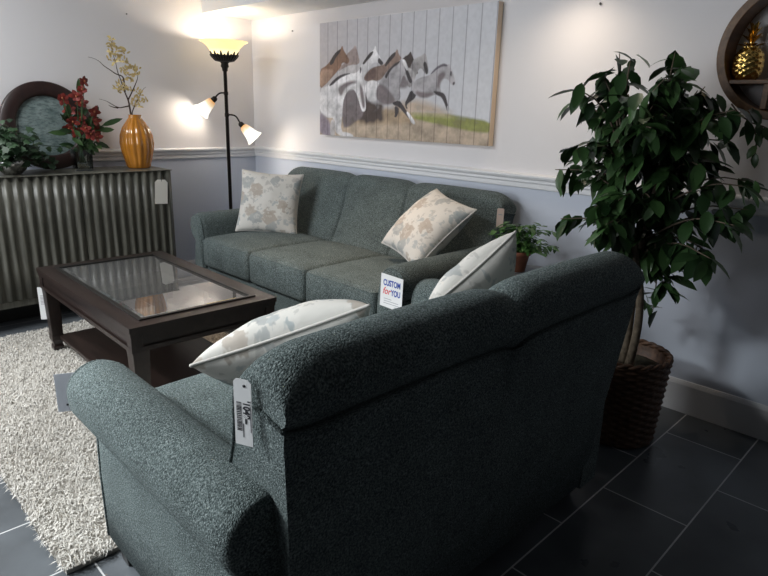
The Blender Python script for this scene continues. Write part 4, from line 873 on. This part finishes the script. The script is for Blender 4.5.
t = thing('round_plaque', 'round dark mahogany frame with aged blue-grey script panel leaning on the wall', 'plaque', (0.125, -1.612, ZT + 0.002), rot=(0, math.radians(-8), 0))
rings = []
for k in range(80):
    a = 2 * PI * k / 80; c, s = math.cos(a), math.sin(a)
    rings.append([(x, r * c, 0.277 + r * s) for x, r in ((-0.018, 0.276), (0.012, 0.276), (0.020, 0.268), (0.020, 0.200), (0.014, 0.188), (0.002, 0.186), (-0.018, 0.186))])
mb = MB(); mb.loft(rings, loop=True); mb.build('ring', M['mahogany'], t)
mb = MB(); mb.add([(0.0, 0, 0.277)] + [(0.0, 0.188 * math.cos(2 * PI * k / 64), 0.277 + 0.188 * math.sin(2 * PI * k / 64)) for k in range(64)], [(0, 1 + k, 1 + (k + 1) % 64) for k in range(64)], 0, False)
mb.add([(-0.012, 0, 0.277)] + [(-0.012, 0.188 * math.cos(2 * PI * k / 64), 0.277 + 0.188 * math.sin(2 * PI * k / 64)) for k in range(64)], [(0, 1 + (k + 1) % 64, 1 + k) for k in range(64)], 0, False)
mb.build('script_panel', M['aged'], t)

t = thing('ivy_plant', 'dark green ivy plant in silver bowl at the left end of the sideboard', 'plant', (0.30, -1.905, ZT))
mb = MB(); mb.lathe([(0, 0), (0.045, 0), (0.05, 0.006), (0.075, 0.03), (0.088, 0.065), (0.090, 0.085), (0.086, 0.085), (0.07, 0.07), (0, 0.066)], 48, rf=lambda a, z: 1 + 0.02 * math.cos(16 * a), caps=False); mb.build('bowl', M['silver'], t)
lf = MB(); st = MB(); ri = random.Random(21)
def ivy_leaf(mb, base, d, upv, sz):
    d = Vector(d).normalized(); s = d.cross(Vector(upv)).normalized(); n = s.cross(d)
    sh = [(0, 0), (0.10, 0.30), (0.0, 0.52), (0.42, 0.34), (0.60, 0.42), (0.66, 0.18), (1.0, 0.0)]
    pts = sh + [(a, -b) for a, b in sh[-2:0:-1]]
    mb.add([Vector(base) + d * (a * sz) + s * (b * sz) - n * (0.25 * sz * (a * a + b * b)) for a, b in pts], [tuple(range(len(pts)))], 0, False)
for k in range(85):
    a = ri.uniform(0, 2 * PI); el = ri.uniform(-0.45, 1.2); R = ri.uniform(0.09, 0.225)
    tip = Vector((math.cos(a) * math.cos(el) * R * 0.75, math.sin(a) * math.cos(el) * R, 0.10 + R * math.sin(el) * 0.95))
    if tip.x < -0.20: tip.x = -0.2
    pth = smooth_path([(0, 0, 0.06), (tip.x * 0.45, tip.y * 0.45, tip.z * 0.75 + 0.05), tip], 1); st.tube(pth, 0.0018, 5)
    for i in range(4):
        p = pth[-1 - i % 3] + Vector((ri.gauss(0, .02), ri.gauss(0, .02), ri.gauss(0, .02))); p.z = max(p.z, 0.06)
        ivy_leaf(lf, p, (ri.uniform(0, 0.8), ri.uniform(-1, 1), ri.uniform(-0.8, 0.5)), (0.6, 0, 1), ri.uniform(0.035, 0.060))
for y in (0.20, 0.26, 0.31, 0.35):
    for i in range(2): ivy_leaf(lf, (0.04, y, 0.165 + ri.uniform(-.02, .01)), (0.5, ri.uniform(0, 1), -0.5), (0.6, 0, 1), 0.035)
st.tube(smooth_path([(0, 0, 0.08), (0.03, 0.12, 0.18), (0.04, 0.2, 0.165), (0.04, 0.29, 0.16)], 2), 0.002, 5)
st.build('stems', M['ivy_leaf'], t); lf.build('foliage', M['ivy_leaf'], t)

# ------------------------------------------------------------------ tags
def card(mb, w, h, th=0.0006, clip=0.0, z0=None):
    """hanging card in its own XZ plane, top edge at z=0, facing -y"""
    p = [(-w / 2, -h), (w / 2, -h), (w / 2, -clip), (w / 2 - clip, 0), (-w / 2 + clip, 0), (-w / 2, -clip)] if clip else [(-w / 2, -h), (w / 2, -h), (w / 2, 0), (-w / 2, 0)]
    mb.loft([[(x, th / 2, z) for x, z in p], [(x, -th / 2, z) for x, z in p]], smooth=False)
RX90 = (PI / 2, 0, 0)
# blank tag on the sideboard (its own +x faces world -y after a -90 turn)
t = thing('price_tag', 'blank white hang tag with clipped corners on the sideboard front', 'tag', (CX + 0.0115, -1.05, 0.872), math.radians(90))
mb = MB(); card(mb, 0.090, 0.165, 0.001, 0.018); mb.build('card', M['paper_cream'], t).rotation_euler = (0, math.radians(4), 0)
mb = MB(); mb.tube([(0, -0.001, -0.012), (0.0, 0.002, 0.02), (0.0, 0.001, 0.047)], 0.0014, 6); mb.build('string', M['string'], t)
# tag under the coffee table corner
t = thing('price_tag', 'white price tag hanging at the left corner leg of the coffee table', 'tag', (0.925, -1.992, 0.385), math.radians(60))
mb = MB(); card(mb, 0.055, 0.185, 0.001, 0.0); mb.build('card', M['paper'], t)
mb = MB()
for k in range(7): mb.box(-0.018, 0.018, -0.0012, -0.0006, -0.05 - 0.008 * k, -0.047 - 0.008 * k)
mb.build('print', M['ink_soft'], t)
# CUSTOM for YOU card on the arm front of the long sofa
t = thing('promo_card', 'white card reading CUSTOM for YOU on the right arm front of the long sofa', 'card', (2.606, -0.982, 0.630))
mb = MB(); card(mb, 0.142, 0.160, 0.001); mb.build('card', M['paper'], t).rotation_euler = (0, math.radians(2), 0)
text_mesh('custom_lettering', 'CUSTOM', 0.040, M['ink_blue'], t, (0.0, -0.0012, -0.040), RX90, sx=0.68, bold=0.0012)
text_mesh('you_lettering', 'YOU', 0.040, M['ink_blue'], t, (0.026, -0.0012, -0.083), RX90, sx=0.70, bold=0.0012)
text_mesh('for_lettering', 'for', 0.046, M['ink_red'], t, (-0.034, -0.0012, -0.080), RX90, shear=0.3, sx=0.9, bold=0.0004)
mb = MB()
for k, (a, b2) in enumerate(((-0.05, 0.0), (-0.05, 0.045), (-0.052, 0.052), (0.02, 0.04))): mb.box(a, b2, -0.0012, -0.0006, -0.118 - 0.011 * k, -0.1155 - 0.011 * k)
mb.build('small_print', M['ink_soft'], t)
# pinkish tag at the right end of the long sofa back
t = thing('hang_tag', 'small pinkish hang tag at the right end of the long sofa backrest', 'tag', (2.688, -0.268, 0.892), math.radians(30))
mb = MB(); card(mb, 0.036, 0.10, 0.001, 0.004); mb.build('card', M['paper_pink'], t)
mb = MB(); mb.box(-0.010, 0.010, -0.0012, -0.0006, -0.035, -0.031); mb.build('print', M['ink_soft'], t)
# barcode tag on the near end of the loveseat back
t = thing('price_tag', 'white barcode price tag reading 1049 on the near end of the loveseat back', 'tag', (3.632, -2.413, 0.903)); t.rotation_euler = (0, 0, math.radians(24))
mb = MB(); card(mb, 0.036, 0.128, 0.001, 0.006); mb.build('card', M['paper'], t)
text_mesh('price_lettering', "'1049--", 0.019, M['ink'], t, (0.007, -0.0012, -0.062), (PI / 2, PI / 2, 0), sx=0.85, bold=0.0006)
mb = MB(); rk = random.Random(2); z = -0.044
while z > -0.100:
    h = rk.choice((0.0009, 0.0014, 0.002)); mb.box(-0.013, -0.003, -0.0012, -0.0006, z - h, z); z -= h + rk.choice((0.001, 0.0016))
mb.build('barcode', M['ink'], t)
mb = MB(); mb.lathe([(0, -0.0012), (0.0026, -0.0012), (0.0026, 0.0012), (0, 0.0012)], 10, mat=Matrix.Translation((0.004, -0.0005, -0.012)) @ Matrix.Rotation(PI / 2, 4, 'X'), caps=False); mb.build('hole', M['ink'], t)
mb = MB()
for k in range(3): mb.box(0.0145, 0.0155, -0.0012, -0.0006, -0.10, -0.05 - 0.012 * k) if k == 0 else mb.box(-0.001 + 0.0 * k, 0.0, -0.0012, -0.0006, -0.112, -0.085)
mb.build('small_print', M['ink_soft'], t)
# grey card at the arm front of the loveseat
t = thing('info_card', 'pale grey card hanging at the front of the near loveseat arm', 'card', (2.778, -2.436, 0.634), math.radians(66))
mb = MB(); card(mb, 0.085, 0.115, 0.001); mb.build('card', M['paper_grey'], t)
mb = MB(); mb.box(-0.020, -0.015, -0.0014, -0.0006, -0.098, -0.092); mb.box(-0.012, 0.010, -0.0014, -0.0006, -0.097, -0.093); mb.build('print', M['ink'], t)

# ------------------------------------------------------------------ wall nails
for (loc, lab) in (((0.553, -0.004, 1.92), 'tiny nail high on the back wall left of the horse picture'), ((2.975, -0.004, 1.878), 'tiny nail high on the back wall above the tree'), ((0.004, -1.008, 1.959), 'tiny nail high on the left wall above the twigs')):
    mb = MB(); mt = Matrix.Rotation(PI / 2, 4, 'X') if loc[0] > 0.1 else Matrix.Rotation(PI / 2, 4, 'Y')
    mb.lathe([(0, -0.004), (0.003, -0.004), (0.003, 0.002), (0.006, 0.003), (0.006, 0.005), (0, 0.006)], 10, mat=mt, caps=False)
    o = mb.build('wall_nail', M['wall_nail']); o.location = loc; tag(o, lab, 'nail')

# ------------------------------------------------------------------ light
w = bpy.data.worlds.new('world'); scene.world = w; w.use_nodes = True
w.node_tree.nodes['Background'].inputs['Color'].default_value = (0.55, 0.68, 0.85, 1); w.node_tree.nodes['Background'].inputs['Strength'].default_value = 0.6
DAY = (0.93, 0.97, 1.0)
light('window_daylight', 'AREA', ((WX0 + WX1) / 2, -6.05, 1.5), 90, DAY, shape='RECTANGLE', size=2.5, size_y=1.85, rot=(PI / 2, 0, 0))
light('ceiling_panel', 'AREA', (0.9, -3.2, CZ - 0.01), 68, (0.96, 0.99, 1.0), shape='RECTANGLE', size=1.2, size_y=0.6, rot=(0, 0, 0))
light('fill_spot', 'SPOT', (1.35, -4.0, 2.55), 330, (0.94, 0.985, 1.0), spot_size=math.radians(58), spot_blend=0.8, shadow_soft_size=0.2, rot=look_rot((1.35, -4.0, 2.55), (1.95, -2.45, 0.2)))  # added out-of-view spot that brightens the rug
light('fill_spot', 'SPOT', (1.6, -4.1, 2.55), 520, (0.90, 0.975, 1.0), spot_size=math.radians(43), spot_blend=0.85, shadow_soft_size=0.3, rot=look_rot((1.6, -4.1, 2.55), (3.05, -2.25, 0.7)))  # second added spot, lifts the near loveseat arm and its pillow
light('sofa_downlight', 'SPOT', (1.95, -0.95, 2.58), 95, (1.0, 0.77, 0.56), spot_size=math.radians(58), spot_blend=0.9, shadow_soft_size=0.05, rot=(0, 0, 0))
light('downlight', 'SPOT', (2.90, -0.27, 2.03), 14, (1.0, 0.84, 0.66), spot_size=math.radians(150), spot_blend=1.0, shadow_soft_size=0.03, rot=(0, 0, 0))

vs = scene.view_settings; vs.view_transform = 'Standard'; vs.look = 'None'; vs.exposure = 0.0; vs.gamma = 1.0; vs.use_curve_mapping = False
